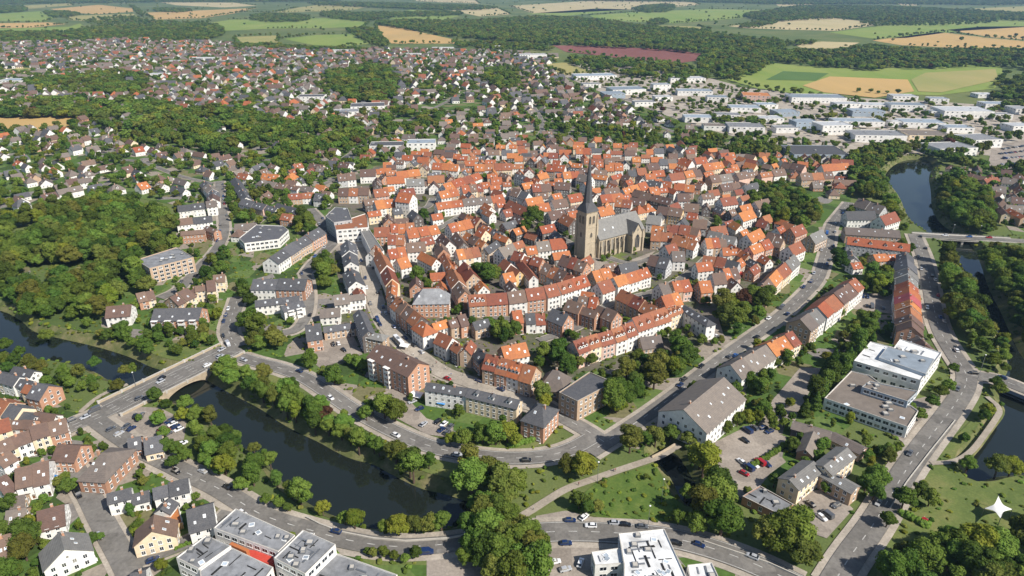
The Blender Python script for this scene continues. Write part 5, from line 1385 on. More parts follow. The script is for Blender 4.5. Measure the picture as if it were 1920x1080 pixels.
# single trees: px, py of the trunk foot, height, tone
for t in """566 948 15 green|548 935 9 green|607 966 8 yellowish|666 992 10 yellowish|648 985 8 green|748 1004 11 yellowish|722 1000 7 green|778 1000 9 olive|806 998 9 olive|828 996 10 green|885 925 18 green|915 905 15 olive|775 893 13 green|805 880 9 green|583 690 11 green|628 722 13 green|622 715 9 dark|655 685 9 green|672 690 8 green|688 790 10 green|722 785 15 green|742 790 14 green|700 778 9 green|868 838 12 green|845 835 8 yellowish|905 832 12 green|930 835 13 green|952 830 12 yellowish|968 838 8 yellowish|1000 428 22 dark|985 440 15 green|1012 442 14 dark|912 535 20 green|898 525 15 dark|925 530 15 green|795 418 15 dark|783 530 14 green|800 540 10 green|810 528 9 olive|580 430 15 green|562 425 11 green|590 445 10 dark|610 520 14 green|605 505 12 dark|612 490 10 green|940 640 14 green|1020 675 13 green|1048 670 14 dark|1085 690 10 olive|1107 685 9 green|1010 690 9 green|1075 640 8 green|1015 758 14 olive|1022 770 11 yellowish|1130 490 6 green|1145 478 6 green|1158 472 7 green|1140 485 5 yellowish|1265 645 10 green|1275 655 8 green|1450 690 9 green|1440 720 10 dark|1425 740 11 green|1430 780 10 green|1382 800 9 green|1400 795 9 yellowish|1360 815 8 green|1480 765 7 yellowish|1705 775 8 green|1720 790 9 green|1745 765 9 dark|1760 745 8 green|1775 735 8 green|1690 785 6 green|1785 700 7 green|1640 555 8 green|1655 560 8 dark|1610 650 9 dark|1620 640 9 green|1560 690 9 green|1590 660 8 green|1510 640 8 green|130 925 8 dark|140 920 6 green|125 905 6 green|175 1025 7 dark|190 1015 5 green|305 1070 6 yellowish|60 1000 10 yellowish|75 1010 9 green|25 960 9 dark|90 745 7 green|350 770 10 green|370 790 9 green|345 790 9 yellowish|300 800 9 green|310 825 8 green|315 850 9 dark|335 855 8 green|350 865 7 green|325 880 7 dark|300 790 7 yellowish|385 870 7 green|400 885 8 green|420 890 9 dark|455 920 8 green|500 945 6 green|525 955 6 green|540 960 5 dark|460 560 12 dark|470 575 11 dark|455 545 10 dark|400 570 8 green|395 590 8 green|410 600 9 yellowish|380 620 9 green|360 630 8 green|340 630 8 green|320 628 8 dark|700 620 5 green|850 590 5 green|1340 445 14 dark|1345 430 10 green|1380 430 9 green|1530 390 8 green|1600 345 10 green|480 560 6 green|545 610 7 green|1290 420 5 green|1240 500 5 green|1250 550 5 green|870 560 5 green|950 445 6 green|1120 430 6 dark|700 385 6 green|690 390 5 dark|1070 430 5 green|1180 490 5 green|1690 955 11 green|1720 935 9 dark|1740 950 10 green|1660 990 9 green|1400 930 5 olive|1475 900 5 green|1490 915 6 yellowish|1505 925 5 olive|1545 925 6 green|1625 870 8 green|1650 860 7 dark|1665 855 7 green|1680 850 6 green|1635 940 12 dark|1640 915 12 green|1620 925 11 dark|1085 955 9 dark|1100 965 8 dark|1120 960 7 olive|1210 900 4 green|1305 1000 12 green|1270 985 8 green|1490 270 10 dark|1575 595 8 green|250 700 7 green|262 790 5 green|235 705 8 olive|180 690 8 dark|90 640 9 green|15 660 10 green|40 670 9 green|870 1060 8 green|880 1050 9 green|1010 1070 8 yellowish|720 1045 5 green|740 1050 5 green|700 1045 5 olive|760 1055 5 green|780 1045 6 dark|690 1040 4 green|1100 610 4 green|1160 515 4 green|885 1010 14 green|905 990 13 olive|930 985 14 dark|955 995 13 green|975 1010 12 olive|995 1025 12 green|920 1020 15 green|945 1030 15 olive|970 1045 15 green|1000 1055 13 olive|890 1040 12 green|910 1060 14 dark|940 1070 15 green|975 1080 14 green|1005 1085 12 yellowish|925 1090 13 olive""".split('|'):
    a = t.split(); x, y = G(float(a[0]), float(a[1])); add_tree(x, y, float(a[2]) * rt.uniform(.82, .98), a[3], kind=rt.choice([0, 1, 2]), wf=1.1)
for k_ in ('west', 'canal', 'east'):
    q = offset(RIVERS[k_], 3.2); rs = resample(q + [q[0]], 6.5)
    for p in rs:
        x, y = p.x + rt.uniform(-1.5, 1.5), p.y + rt.uniform(-1.5, 1.5); u, v = PX(x, y)
        if k_ == 'west' and (v > 938 or (u > 700 and v > 870) or u < 345): continue
        if k_ == 'east' and v < 640: continue
        if k_ == 'canal' and (u < 1285 and v > 848): continue
        if rt.random() < .3 or near_road([x], [y], 1.5)[0] or not in_view(x, y): continue
        add_tree(x, y, rt.uniform(5, 10.5) * (1 if v > 500 else 1.2), wf=rt.uniform(1, 1.3))
# scattered trees of gardens and yards, hedgerow trees in the fields
def scatter(poly, n, h0, h1, grow, seed, avoid_fields=True):
    rg = np.random.default_rng(seed); x0, x1, y0, y1 = bbox(poly)
    X, Y = rg.uniform(x0, x1, n), rg.uniform(y0, y1, n); k = pip(X, Y, poly) & ~near_water(X, Y); a, b = PX(X, Y); k &= (a > -30) & (a < 1950) & (b < 1150)
    if avoid_fields:
        for f in FIELD_KEEP + LOTS: k &= ~pip(X, Y, f)
    X, Y = X[k], Y[k]; k = ~near_road(X, Y, 1.0); X, Y = X[k], Y[k]
    for x, y in zip(X, Y):
        if not in_house(x, y, grow): add_tree(x, y, rt.uniform(h0, h1))
scatter(SUB_P, 34000, 5, 12, 1.3, 31)
scatter(OT, 1300, 3, 7, 1.2, 32)
scatter(pp("1000,120 1560,184 1960,205 2050,260 1960,300 1480,288 1300,235 1120,170"), 2600, 5, 10, 1.5, 33)
scatter(pp("420,420 400,345 480,330 640,270 720,270 640,335 600,420"), 700, 4, 9, 1.3, 34)
scatter(pp("1280,262 1600,300 1600,420 1540,360 1380,350"), 500, 4, 9, 1.3, 35)
scatter(pp("-60,840 120,800 330,890 450,950 380,1010 260,1040 200,1090 -60,1090"), 260, 2.5, 6, 1.2, 36)
scatter(pp("1300,640 1500,650 1700,600 1700,780 1500,900 1380,900 1300,800"), 120, 4, 8, 1.5, 37)
scatter(pp("1580,460 1760,440 1760,640 1590,620"), 160, 4, 8, 1.3, 38)
scatter(pp("1760,320 1960,295 2000,310 2000,430 1880,430"), 350, 5, 10, 1.3, 39)
scatter(pp("330,330 420,330 480,420 470,560 440,650 190,625 190,570 330,500"), 330, 4, 9, 1.5, 40)
scatter(pp("-60,440 45,450 62,520 45,575 -60,580"), 120, 5, 10, 1.5, 41)
scatter(pp("560,600 700,620 760,690 1040,790 1040,845 860,840 700,770 560,700"), 170, 2.5, 6.5, 1.0, 43)
scatter(pp("1040,690 1340,600 1560,540 1700,560 1760,640 1540,800 1300,840 1100,800"), 260, 3, 8, 1.3, 44)
scatter(pp("1400,760 1700,760 1640,1000 1380,1000"), 70, 3, 7, 1.3, 45)
scatter(pp("-100,690 140,720 130,860 -100,870"), 90, 2.5, 5, 1.0, 46)
scatter(pp("-100,3 1960,3 1960,135 1040,84 640,92 200,66 -100,66"), 900, 8, 15, 1, 42, False)
for p in FIELD_EDGES:
    if rt.random() < .15: continue
    q = [(a[0] * (1 - k / 40) + b[0] * k / 40, a[1] * (1 - k / 40) + b[1] * k / 40) for a, b in zip(p, p[1:] + p[:1]) for k in range(40)]
    last = None; keepe = True
    for i, (x, y) in enumerate(q):
        if i % 40 == 0: keepe = rt.random() < .62
        if not keepe or (last and math.dist(last, (x, y)) < 14) or rt.random() < .25: continue
        last = (x, y); add_tree(x + rt.gauss(0, 3), y + rt.gauss(0, 4), rt.uniform(6, 13))
print("trees", len(TREES))
TREES.sort(key=lambda t: math.hypot(t[0], t[1]) - t[2] * 3)
GROUPW = "trees of the river banks, parks and gardens"
n_named = 0; REST = []
for x, y, h, wf, kd, tone in TREES:
    vis = in_view(x, y, h * .6, -2)
    if n_named >= 300 or not vis: REST.append((x, y, h, wf, kd, tone)); continue
    n_named += 1; s_ = h / 9.6
    o = empty('tree' if kd < 4 else 'conifer', (x, y, 0), rt.uniform(0, 6.28)); o.scale = (s_ * wf, s_ * wf, s_)
    size = 'small' if h < 6.5 else 'tall' if h > 11.5 else 'mid sized'
    tag(o, f"{size} {({'green': 'mid green', 'dark': 'dark green', 'yellowish': 'yellow green', 'olive': 'olive green', 'reddish': 'copper red'})[tone]} {'broadleaf tree' if kd < 3 else 'slim tree' if kd == 3 else 'conifer'}", 'tree', GROUPW)
    cm, tm = PROTO[{0: rt.choice([0, 5]), 1: rt.choice([1, 6]), 2: 2, 3: rt.choice([3, 7]), 4: 4}[kd]]; c = link('crown', cm, o); c.material_slots[0].link = 'OBJECT'; c.material_slots[0].material = LEAF[tone]; link('trunk', tm, o)

def instancer(name, pts, protos, label, cat):
    """one object of many plants: points carry which plant, how large and how turned"""
    pc = bpy.data.collections.new(name + '_plants')
    for i, (me, m) in enumerate(protos):
        o = bpy.data.objects.new(f"plant_{i:02d}", me); pc.objects.link(o)
        if m: o.material_slots[0].link = 'OBJECT'; o.material_slots[0].material = m
    me = bpy.data.meshes.new(name); n = len(pts); me.vertices.add(n)
    P = np.array([(p[0], p[1], p[2]) for p in pts], np.float32); me.vertices.foreach_set('co', P.ravel())
    for nm, tp, vals in (('plant', 'INT', [p[3] for p in pts]), ('turn', 'FLOAT', [p[5] for p in pts])):
        a = me.attributes.new(nm, tp, 'POINT'); a.data.foreach_set('value', np.array(vals, np.int32 if tp == 'INT' else np.float32))
    a = me.attributes.new('size', 'FLOAT_VECTOR', 'POINT'); a.data.foreach_set('vector', np.array([p[4] for p in pts], np.float32).ravel())
    o = link(name, me); ng = bpy.data.node_groups.new(name, 'GeometryNodeTree')
    ng.interface.new_socket('Geometry', in_out='INPUT', socket_type='NodeSocketGeometry'); ng.interface.new_socket('Geometry', in_out='OUTPUT', socket_type='NodeSocketGeometry')
    N, L = ng.nodes, ng.links; gi, go = N.new('NodeGroupInput'), N.new('NodeGroupOutput'); ip = N.new('GeometryNodeInstanceOnPoints'); ci = N.new('GeometryNodeCollectionInfo')
    ci.inputs['Collection'].default_value = pc; ci.inputs['Separate Children'].default_value = True; ci.inputs['Reset Children'].default_value = True
    def attr(nm, tp): q = N.new('GeometryNodeInputNamedAttribute'); q.data_type = tp; q.inputs['Name'].default_value = nm; return q.outputs['Attribute']
    L.new(gi.outputs[0], ip.inputs['Points']); L.new(ci.outputs[0], ip.inputs['Instance']); ip.inputs['Pick Instance'].default_value = True
    L.new(attr('plant', 'INT'), ip.inputs['Instance Index']); L.new(attr('size', 'FLOAT_VECTOR'), ip.inputs['Scale'])
    cx = N.new('ShaderNodeCombineXYZ'); L.new(attr('turn', 'FLOAT'), cx.inputs[2]); L.new(cx.outputs[0], ip.inputs['Rotation']); L.new(ip.outputs[0], go.inputs[0])
    md = o.modifiers.new('plants', 'NODES'); md.node_group = ng
    o['kind'] = 'stuff'; o['label'] = label; o['category'] = cat
    return o
TN = ['dark', 'green', 'yellowish', 'olive', 'reddish']
protos = [(LODP[k][0], LEAF[t]) for t in TN for k in range(5)] + [(PROTO[k][0], LEAF[t]) for t in TN for k in range(5)]
pts = []
for x, y, h, wf, kd, tone in REST:
    s_ = h / 9.6; w_ = s_ * wf * (1.0 if y < 900 else 1.25)
    pts.append((x, y, -.4, TN.index(tone) * 5 + kd + (25 if y < 620 else 0), (w_, w_, s_), rt.uniform(0, 6.28)))
instancer('woodland', pts, protos, "woods, park trees and garden trees massed across town and countryside", 'woodland')
# low shrubs along banks, gardens and lot edges
def shrub_mesh(seed):
    rg = np.random.default_rng(seed); V, F_ = [], []
    for i in range(6):
        a = rg.uniform(0, 6.28); r = rg.uniform(0, .7); bm = bmesh.new(); bmesh.ops.create_icosphere(bm, subdivisions=2, radius=1.0); k0 = len(V); s_ = rg.uniform(.45, .8)
        for v in bm.verts:
            j = 1 + rg.normal() * .14; V.append((r * math.cos(a) + v.co.x * s_ * j, r * math.sin(a) + v.co.y * s_ * j, .5 + rg.uniform(-.02, .02) + v.co.z * s_ * j * .85))
        for f in bm.faces: F_.append(tuple(k0 + v.index for v in f.verts))
        bm.free()
    me = bpy.data.meshes.new('shrub'); me.from_pydata(V, [], F_); me.update(); me.materials.append(LEAF['green']); return me
SH = [shrub_mesh(1), shrub_mesh(2)]
sp_ = [(m_, LEAF[t]) for t in ('dark', 'green', 'yellowish', 'olive') for m_ in SH]
pts = []
rg = np.random.default_rng(77)
for k, p in BANKS.items():
    q = offset(p, 0)
    for i in range(len(q)):
        a, b = Vector(q[i]), Vector(q[(i + 1) % len(q)]); n = max(1, int((b - a).length / 1.6))
        for j in range(n):
            c = a + (b - a) * ((j + rg.uniform(0, 1)) / n); t = (b - a).normalized(); off = rg.uniform(-3.6, 2.5)
            x, y = c.x + t.y * off, c.y - t.x * off
            if not in_view(x, y) or rg.uniform() < .45 or near_road([x], [y], 1)[0]: continue
            s_ = rg.uniform(.5, 1.5); pts.append((x, y, min(0, off * .8) , int(rg.integers(8)), (s_, s_, s_), rg.uniform(0, 6)))
for poly, n in ((pp("-100,440 640,440 640,1080 -100,1080"), 5200), (pp("640,500 1300,500 1300,1080 640,1080"), 3000), (pp("1300,440 2000,440 2000,1080 1300,1080"), 3600), (pp("1062,957 1115,910 1235,868 1258,907 1285,964 1240,980 1140,972"), 45), (SUB_P, 3500)):
    x0, x1, y0, y1 = bbox(poly); X, Y = rg.uniform(x0, x1, n), rg.uniform(y0, y1, n); k = pip(X, Y, poly) & ~near_water(X, Y)
    for l in LOTS: k &= ~pip(X, Y, l)
    k &= ~pip(X, Y, CHURCH); X, Y = X[k], Y[k]; k = ~near_road(X, Y, .4); X, Y = X[k], Y[k]
    for x, y in zip(X, Y):
        if in_view(x, y) and not in_house(x, y, .9):
            s_ = rg.uniform(.4, 1.15); pts.append((x, y, 0, int(rg.integers(8)), (s_ * 1.2, s_, s_), rg.uniform(0, 6)))
instancer('shrubbery', pts, sp_, "low shrubs and undergrowth along the banks, gardens and yards", 'shrubs')
def hedge(t, w, h, label):
    pl = resample(parse(t), .55); rgh = np.random.default_rng(int(pl[0].x * 10) % 1000); V, F_ = [], []; c0 = pl[len(pl) // 2]
    for p in pl:
        for j in range(3):
            bm = bmesh.new(); bmesh.ops.create_icosphere(bm, subdivisions=1, radius=1.0); k0 = len(V); r = w * .42
            ox, oy, oz = rgh.uniform(-w * .3, w * .3), rgh.uniform(-w * .3, w * .3), h * (.25 + .27 * j)
            for v in bm.verts: q = r * (1 + rgh.normal() * .12); V.append((p.x - c0.x + ox + v.co.x * q, p.y - c0.y + oy + v.co.y * q, oz + v.co.z * q))
            for f in bm.faces: F_.append(tuple(k0 + v.index for v in f.verts))
            bm.free()
    me = bpy.data.meshes.new('hedge'); me.from_pydata(V, [], F_); me.update(); me.materials.append(LEAF['green'])
    fixed(link('hedge', me, None, (c0.x, c0.y, 0)), label, 'hedge')
hedge("1402,880 1440,858 1472,836", 2.2, 1.8, "clipped green hedge dividing the two rows of the canal car park")
hedge("545,1005 575,1018 610,1022", 2, 1.3, "low hedge at the wall of the grey school by the curved road")
hedge("1690,965 1740,990", 2.6, 1.8, "dark hedge along the lawn below the diagonal road")
hedge("1010,822 985,832 955,838", 2.4, 1.8, "bright hedge below the brick house at the ring road bend")
hedge("330,1030 380,1012", 1.6, 1.2, "garden hedge between the side street and the school")

# ------------------------------------------------------------------ cars and other street things
def car_paint(name, c):
    m, t, b = new_mat(name); b.inputs['Base Color'].default_value = (*c, 1); b.inputs['Roughness'].default_value = .28; b.inputs['Metallic'].default_value = .15; b.inputs['Coat Weight'].default_value = .6
    return m
PAINT = {'white': car_paint('white_car_paint', (.78, .78, .78)), 'silver': car_paint('silver_car_paint', (.42, .43, .45)), 'black': car_paint('black_car_paint', (.012, .012, .014)), 'dark blue': car_paint('dark_blue_car_paint', (.012, .03, .10)),
         'grey': car_paint('grey_car_paint', (.10, .105, .115)), 'red': car_paint('red_car_paint', (.35, .015, .02)), 'blue': car_paint('blue_car_paint', (.03, .10, .30))}
LIGHT = mat('headlamp_glass', (.75, .75, .72), .2, namt=.1)
def loft(secs, m=0):
    """car skin: cross sections (x, half width, z bottom, z top)"""
    mb = MB()
    rings = [[(x, -w, z0), (x, -w * 1.02, z0 + (z1 - z0) * .55), (x, -w * .88, z1), (x, w * .88, z1), (x, w * 1.02, z0 + (z1 - z0) * .55), (x, w, z0)] for x, w, z0, z1 in secs]
    for a, b in zip(rings, rings[1:]):
        for i in range(6):
            j = (i + 1) % 6; mb.face([a[i], b[i], b[j], a[j]][::-1], m)
    mb.face(rings[0][::-1], m); mb.face(rings[-1], m); return mb
def car_parts(kind):
    if kind == 'car':
        body = loft([(-2.15, .74, .38, .78), (-2.05, .84, .25, .92), (-1.5, .88, .22, 1.0), (0, .89, .22, .98), (1.0, .89, .22, .93), (1.8, .85, .22, .82), (2.12, .72, .32, .66)])
        cab = loft([(-1.95, .72, .93, 1.0), (-1.35, .74, .95, 1.4), (-.4, .76, .95, 1.46), (.25, .75, .94, 1.41), (1.05, .7, .9, .97)]); roof = loft([(-1.36, .645, 1.36, 1.44), (-.4, .66, 1.40, 1.50), (.3, .65, 1.37, 1.44)]); wx = (-1.35, 1.32); lx = 2.08
    else:
        body = loft([(-2.6, .92, .3, 1.15), (-2.5, .96, .25, 2.05), (.9, .97, .25, 2.1), (1.5, .96, .25, 1.5), (1.9, .95, .25, 1.15), (2.55, .88, .3, .95)])
        cab = loft([(-2.3, .975, 1.2, 1.75), (.9, .985, 1.2, 1.8), (1.3, .965, 1.2, 1.6)]); roof = loft([(-2.5, .85, 2.04, 2.12), (.85, .86, 2.08, 2.15)]); wx = (-1.7, 1.7); lx = 2.5
    wb = MB(); wb.cyl((0, -.11, 0), (0, .11, 0), .32, .32, 12); wb.cyl((0, -.112, 0), (0, -.13, 0), .2, .18, 8)
    lt = MB(); lt.box(-.05, .05, -.16, .16, -.07, .07)
    return dict(body=body.mesh(kind + '_body', [PAINT['white']]), window=cab.mesh(kind + '_window', [GLASS]), roof=roof.mesh(kind + '_roof', [PAINT['white']]), wheel=wb.mesh('wheel', [RUBBER]), headlight=lt.mesh('headlight', [LIGHT]), wx=wx, lx=lx)
CARP = {'car': car_parts('car'), 'van': car_parts('van')}
rc_ = random.Random(9); CARS = []
def car(x, y, ang, color=None, kind='car', state='parked', z=.24):
    if any(abs(x - a) < 4.2 and abs(y - b) < 4.2 and math.hypot(x - a, y - b) < 2.6 for a, b in CARS) or in_house(x, y, .8): return
    CARS.append((x, y)); color = color or rc_.choice(['white', 'white', 'silver', 'black', 'black', 'black', 'dark blue', 'dark blue', 'dark blue', 'grey', 'grey', 'silver', 'red', 'blue'])
    o = empty('parked_car' if state == 'parked' and kind == 'car' else 'car' if kind == 'car' else 'van', (x, y, z), ang); P = CARP[kind]
    tag(o, f"{color} {state} {kind}", kind, 'cars and vans parked and driving in town')
    for nm in ('body', 'roof'):
        c = link(nm, P[nm], o); c.material_slots[0].link = 'OBJECT'; c.material_slots[0].material = PAINT[color]
    link('window', P['window'], o)
    for wx in P['wx']:
        for sg in (-1, 1): link('wheel', P['wheel'], o, (wx, sg * .82, .32), 0 if sg < 0 else R(180))
    for sg in (-1, 1): link('headlight', P['headlight'], o, (P['lx'], sg * .6, .66))
def lot_row(t, n, occ, face=R(90), colors=None):
    a, b = [Vector(q) for q in parse(t)]; d = b - a; an = math.atan2(d.y, d.x)
    for i in range(n):
        if rc_.random() < occ: p = a + d * ((i + .5) / n); car(p.x, p.y, an + face + rc_.gauss(0, .04) + (math.pi if rc_.random() < .5 else 0), kind='van' if rc_.random() < .08 else 'car')
def nr(t): a, b = [Vector(q) for q in parse(t)]; return max(1, int((b - a).length / 2.7))
for t, occ in (("1395,812 1420,802", .9), ("1425,800 1448,815", .8), ("1376,832 1390,822", .6), ("1362,905 1385,915", .7), ("1385,870 1412,858", .7), ("1398,882 1440,862", .55), ("1425,880 1450,866", .6), ("1345,846 1358,838", .5), ("1390,895 1400,885", .6),
               ("205,805 235,822", .6), ("235,785 285,778", .55), ("232,800 262,812", .4), ("315,790 345,815", .7), ("300,805 318,818", .5), ("340,830 352,845", .5), ("770,752 790,772", .8), ("778,790 800,800", .6), ("815,790 850,805", .8), ("822,806 855,820", .6), ("690,740 715,752", .4),
               ("1500,955 1525,945", .6), ("1535,975 1555,965", .6), ("1560,945 1575,955", .5), ("1040,1055 1060,1065", .6), ("1085,1030 1095,1050", .6), ("1595,555 1640,560", .6), ("1600,572 1660,580", .6), ("1320,620 1340,615", .5), ("1330,635 1352,628", .6), ("1715,790 1740,775", .5),
               ("1870,282 1950,270", .6), ("1870,290 1960,280", .6), ("1865,300 1960,290", .5), ("1870,310 1960,302", .5), ("1385,835 1400,826", .5), ("555,1008 590,1012", .4), ("1700,960 1740,985", .3), ("610,650 640,645", .4), ("640,660 668,650", .3), ("1100,470 1130,500", .2), ("1250,478 1285,470", .4)):
    lot_row(t, nr(t), occ)
def road_cars(i, fr, occ_step, lane, kerb=False):
    pl = ROADS[i][0]; rs = resample([tuple(p) for p in pl], 1.0); n = len(rs); s = rc_.uniform(4, occ_step)
    while s < n - 6:
        k = int(s); u = k / n
        if fr[0] <= u <= fr[1]:
            t = (rs[k + 1] - rs[k]).normalized(); sg = rc_.choice([-1, 1]); p = rs[k] + Vector((-t.y, t.x)) * (-sg * lane)
            car(p.x, p.y, math.atan2(t.y, t.x) + (0 if sg > 0 else math.pi), state='parked' if kerb else 'driving', kind='van' if rc_.random() < .07 else 'car', z=.5 if not kerb else .42)
        s += rc_.uniform(.5, 1.5) * occ_step
for i, fr, st, ln, kb in ((0, (.1, 1), 17, 3.9, 0), (0, (.2, .95), 28, 1.4, 0), (1, (0, 1), 42, 2.1, 0), (3, (0, 1), 55, 2.2, 0), (3, (.2, .9), 26, 3.6, 1), (4, (.1, 1), 44, 2.0, 0), (4, (.3, .9), 26, 3.4, 1), (5, (0, 1), 24, 2.4, 0), (6, (0, 1), 40, 3.0, 1), (8, (.05, 1), 48, 2.2, 0), (8, (.0, .4), 20, 3.6, 1), (9, (0, 1), 16, 2.2, 0), (10, (.1, .9), 18, 3.0, 1), (11, (0, 1), 11, 3.2, 1), (14, (0, 1), 12, 3.4, 1), (15, (0, 1), 18, 2.8, 1), (16, (0, 1), 26, 1.8, 0), (7, (0, 1), 24, 2.6, 1), (13, (0, 1), 18, 2.4, 1)):
    road_cars(i, fr, st, ln, kb)
for px, py, c, a_ in ((1069, 978, 'dark blue', 0), (1061, 1021, 'dark blue', .05), (1153, 983, 'silver', -.05), (1172, 986, 'black', -.1), (1184, 987, 'black', -.1), (1095, 972, 'white', .8), (1204, 990, 'grey', -.1), (1040, 1056, 'white', .2), (1060, 1070, 'silver', .3), (1088, 1058, 'white', 1.2), (1310, 1024, 'dark blue', -.5)):
    car(*G(px, py), a_, c)
print("cars", len(CARS))
def bus():
    x, y = G(748, 645); o = empty('bus', (x, y, .5), math.atan2(G(762, 660)[1] - G(735, 632)[1], G(762, 660)[0] - G(735, 632)[0])); fixed(o, "long white bus standing on the high street beside the corner house", 'bus')
    loft([(-5.5, 1.2, .35, 2.9), (-5.3, 1.25, .3, 3.05), (5.2, 1.25, .3, 3.05), (5.5, 1.2, .35, 2.8)]).build('body', PAINT['white'], o)
    mb = MB()
    for sg in (-1, 1):
        for i in range(7): f = [(-5 + i * 1.45, sg * 1.3, 1.4), (-3.75 + i * 1.45, sg * 1.3, 1.4), (-3.75 + i * 1.45, sg * 1.27, 2.4), (-5 + i * 1.45, sg * 1.27, 2.4)]; mb.face(f if sg < 0 else f[::-1])
    mb.face([(5.52, -1.1, 1.3), (5.52, 1.1, 1.3), (5.5, 1.1, 2.6), (5.5, -1.1, 2.6)]); mb.build('window', GLASS, o)
    for wx in (-3.4, 3.2):
        for sg in (-1, 1): w = link('wheel', CARP['car']['wheel'], o, (wx, sg * 1.15, .45), 0 if sg < 0 else R(180)); w.scale = (1.4, 1.6, 1.4)
    mb = MB(); mb.box(-2, 1, -.7, .7, 3.0, 3.25); mb.build('roof_unit', METAL, o)
bus()
def lamp(px, py, h, label):
    x, y = G(px, py); o = empty('street_lamp', (x, y, 0)); fixed(o, label, 'street lamp', 'street lamps')
    mb = MB(); mb.cyl((0, 0, 0), (0, 0, .8), .16, .14, 8); mb.cyl((0, 0, .8), (0, 0, h), .10, .06, 8); mb.build('pole', METAL, o)
    mb = MB(); mb.cyl((0, 0, h - .05), (0, 0, h + .1), .1, .4, 10); mb.cyl((0, 0, h + .1), (0, 0, h + .3), .4, .2, 10); mb.build('lamp_head', FRAME, o)
lamp(1833, 712, 14, "tall grey mast lamp with white head at the supermarket road junction")
lamp(1240, 942, 11, "thin lamp post in the riverside meadow nearest the canal")
lamp(1120, 905, 10, "thin lamp post where the sandy path meets the meadow")
lamp(1215, 985, 9, "lamp post between the meadow and the wide road fork")
lamp(1785, 440, 8, "first lamp post on the pillared river bridge")
lamp(1835, 442, 8, "second lamp post on the pillared river bridge")
lamp(255, 725, 8, "lamp post on the far parapet of the arch bridge")
def sail():
    x, y = G(1870, 966); o = empty('sail_canopy', (x, y, 0)); fixed(o, "white four pointed sail canopy between dark trees", 'canopy')
    a = [Vector((*p, z)) - Vector((x, y, 0)) for p, z in ((G(1872, 930, 6.0), 6.0), (G(1898, 955, 3.5), 3.5), (G(1876, 972, 6.0), 6.0), (G(1846, 953, 3.5), 3.5))]
    N = 10; V, F_ = [], []
    for i in range(N + 1):
        for j in range(N + 1):
            u, v = i / N, j / N; p = a[0] * (1 - u) * (1 - v) + a[1] * u * (1 - v) + a[2] * u * v + a[3] * (1 - u) * v
            c = (a[0] + a[1] + a[2] + a[3]) / 4; k = 1 - .45 * (4 * u * (1 - u) * (abs(2 * v - 1)) ** 2 + 4 * v * (1 - v) * abs(2 * u - 1) ** 2) * .8
            q = c + (p - c) * k; V.append((q.x, q.y, q.z))
    for i in range(N):
        for j in range(N): k = i * (N + 1) + j; F_.append((k, k + 1, k + N + 2, k + N + 1))
    mb = MB(); mb.shell(V, F_, .05); mb.build('canopy', mat('white_sail_cloth', (.72, .71, .67), .8, nscale=.6, namt=.15), o)
    for q in a: m2 = MB(); m2.cyl((q.x * 1.03, q.y * 1.03, 0), (q.x, q.y, q.z + .3), .12, .1, 8); m2.build('pole', METAL, o)
sail()
def awning(px, py, w, d, h, m, label):
    x, y = G(px, py); o = empty('awning', (x, y, 0), R(-20)); fixed(o, label, 'awning')
    mb = MB(); mb.shell([(-w / 2, -d / 2, h - .4), (w / 2, -d / 2, h - .4), (w / 2, 0, h + .3), (-w / 2, 0, h + .3), (w / 2, d / 2, h - .4), (-w / 2, d / 2, h - .4)], [(0, 1, 2, 3), (3, 2, 4, 5)], .08); mb.build('canopy', m, o)
    for sx_ in (-1, 1):
        for sy_ in (-1, 1): mb = MB(); mb.cyl((sx_ * (w / 2 - .2), sy_ * (d / 2 - .2), 0), (sx_ * (w / 2 - .2), sy_ * (d / 2 - .2), h - .3), .06, .06, 6); mb.build('pole', METAL, o)
awning(782, 748, 6, 5, 3, FRAME, "white party tent at the corner of the balconied brick block")
awning(830, 762, 4, 4, 3, BLUEM, "bright blue canopy in front of the slate roofed apartment row")
awning(1342, 514, 9, 6, 3.4, REDM, "red market canopy in the small square right of the church")
awning(1392, 520, 10, 6, 3.2, REDM, "wide red canopy over the yard at the edge of the old town")
awning(760, 655, 5, 4, 3, FRAME, "white stall canopy on the high street beside the bus")
awning(95, 905, 5, 4, 3.2, BLUEM, "blue canopy beside the brown house with white skylights")
def wall(t, h, w, m, label, z=0):
    pl = [Vector(p) for p in parse(t)]; c0 = pl[0]; mb = MB()
    for a, b in zip(pl, pl[1:]):
        d = (b - a).normalized(); n = Vector((-d.y, d.x)) * w / 2; q = [a - n - c0, b - n - c0, b + n - c0, a + n - c0]; mb.prism([(p.x, p.y) for p in q], z, h, 0)
    o = mb.build('garden_wall', m, None, (c0.x, c0.y, 0)); fixed(o, label, 'wall')
wall("575,972 600,985 640,1000 700,1012 760,1017 840,1012 900,1000", 1.0, .5, CONC, "low pale wall between the curved road and the river bank", -.5)
wall("1265,836 1242,850 1222,860", 1.2, .6, STONE, "stone parapet of the path over the narrow canal")
wall("1320,1018 1380,1038 1440,1058 1500,1085", 1.1, .4, CONC, "grey retaining wall along the upper side of the road fork")
wall("1668,955 1700,905 1742,850 1790,790", .9, .35, CONC, "low kerb wall along the right side of the diagonal road")
wall("1545,760 1700,820", 1.4, .4, CONC, "long wall in front of the low shop building")

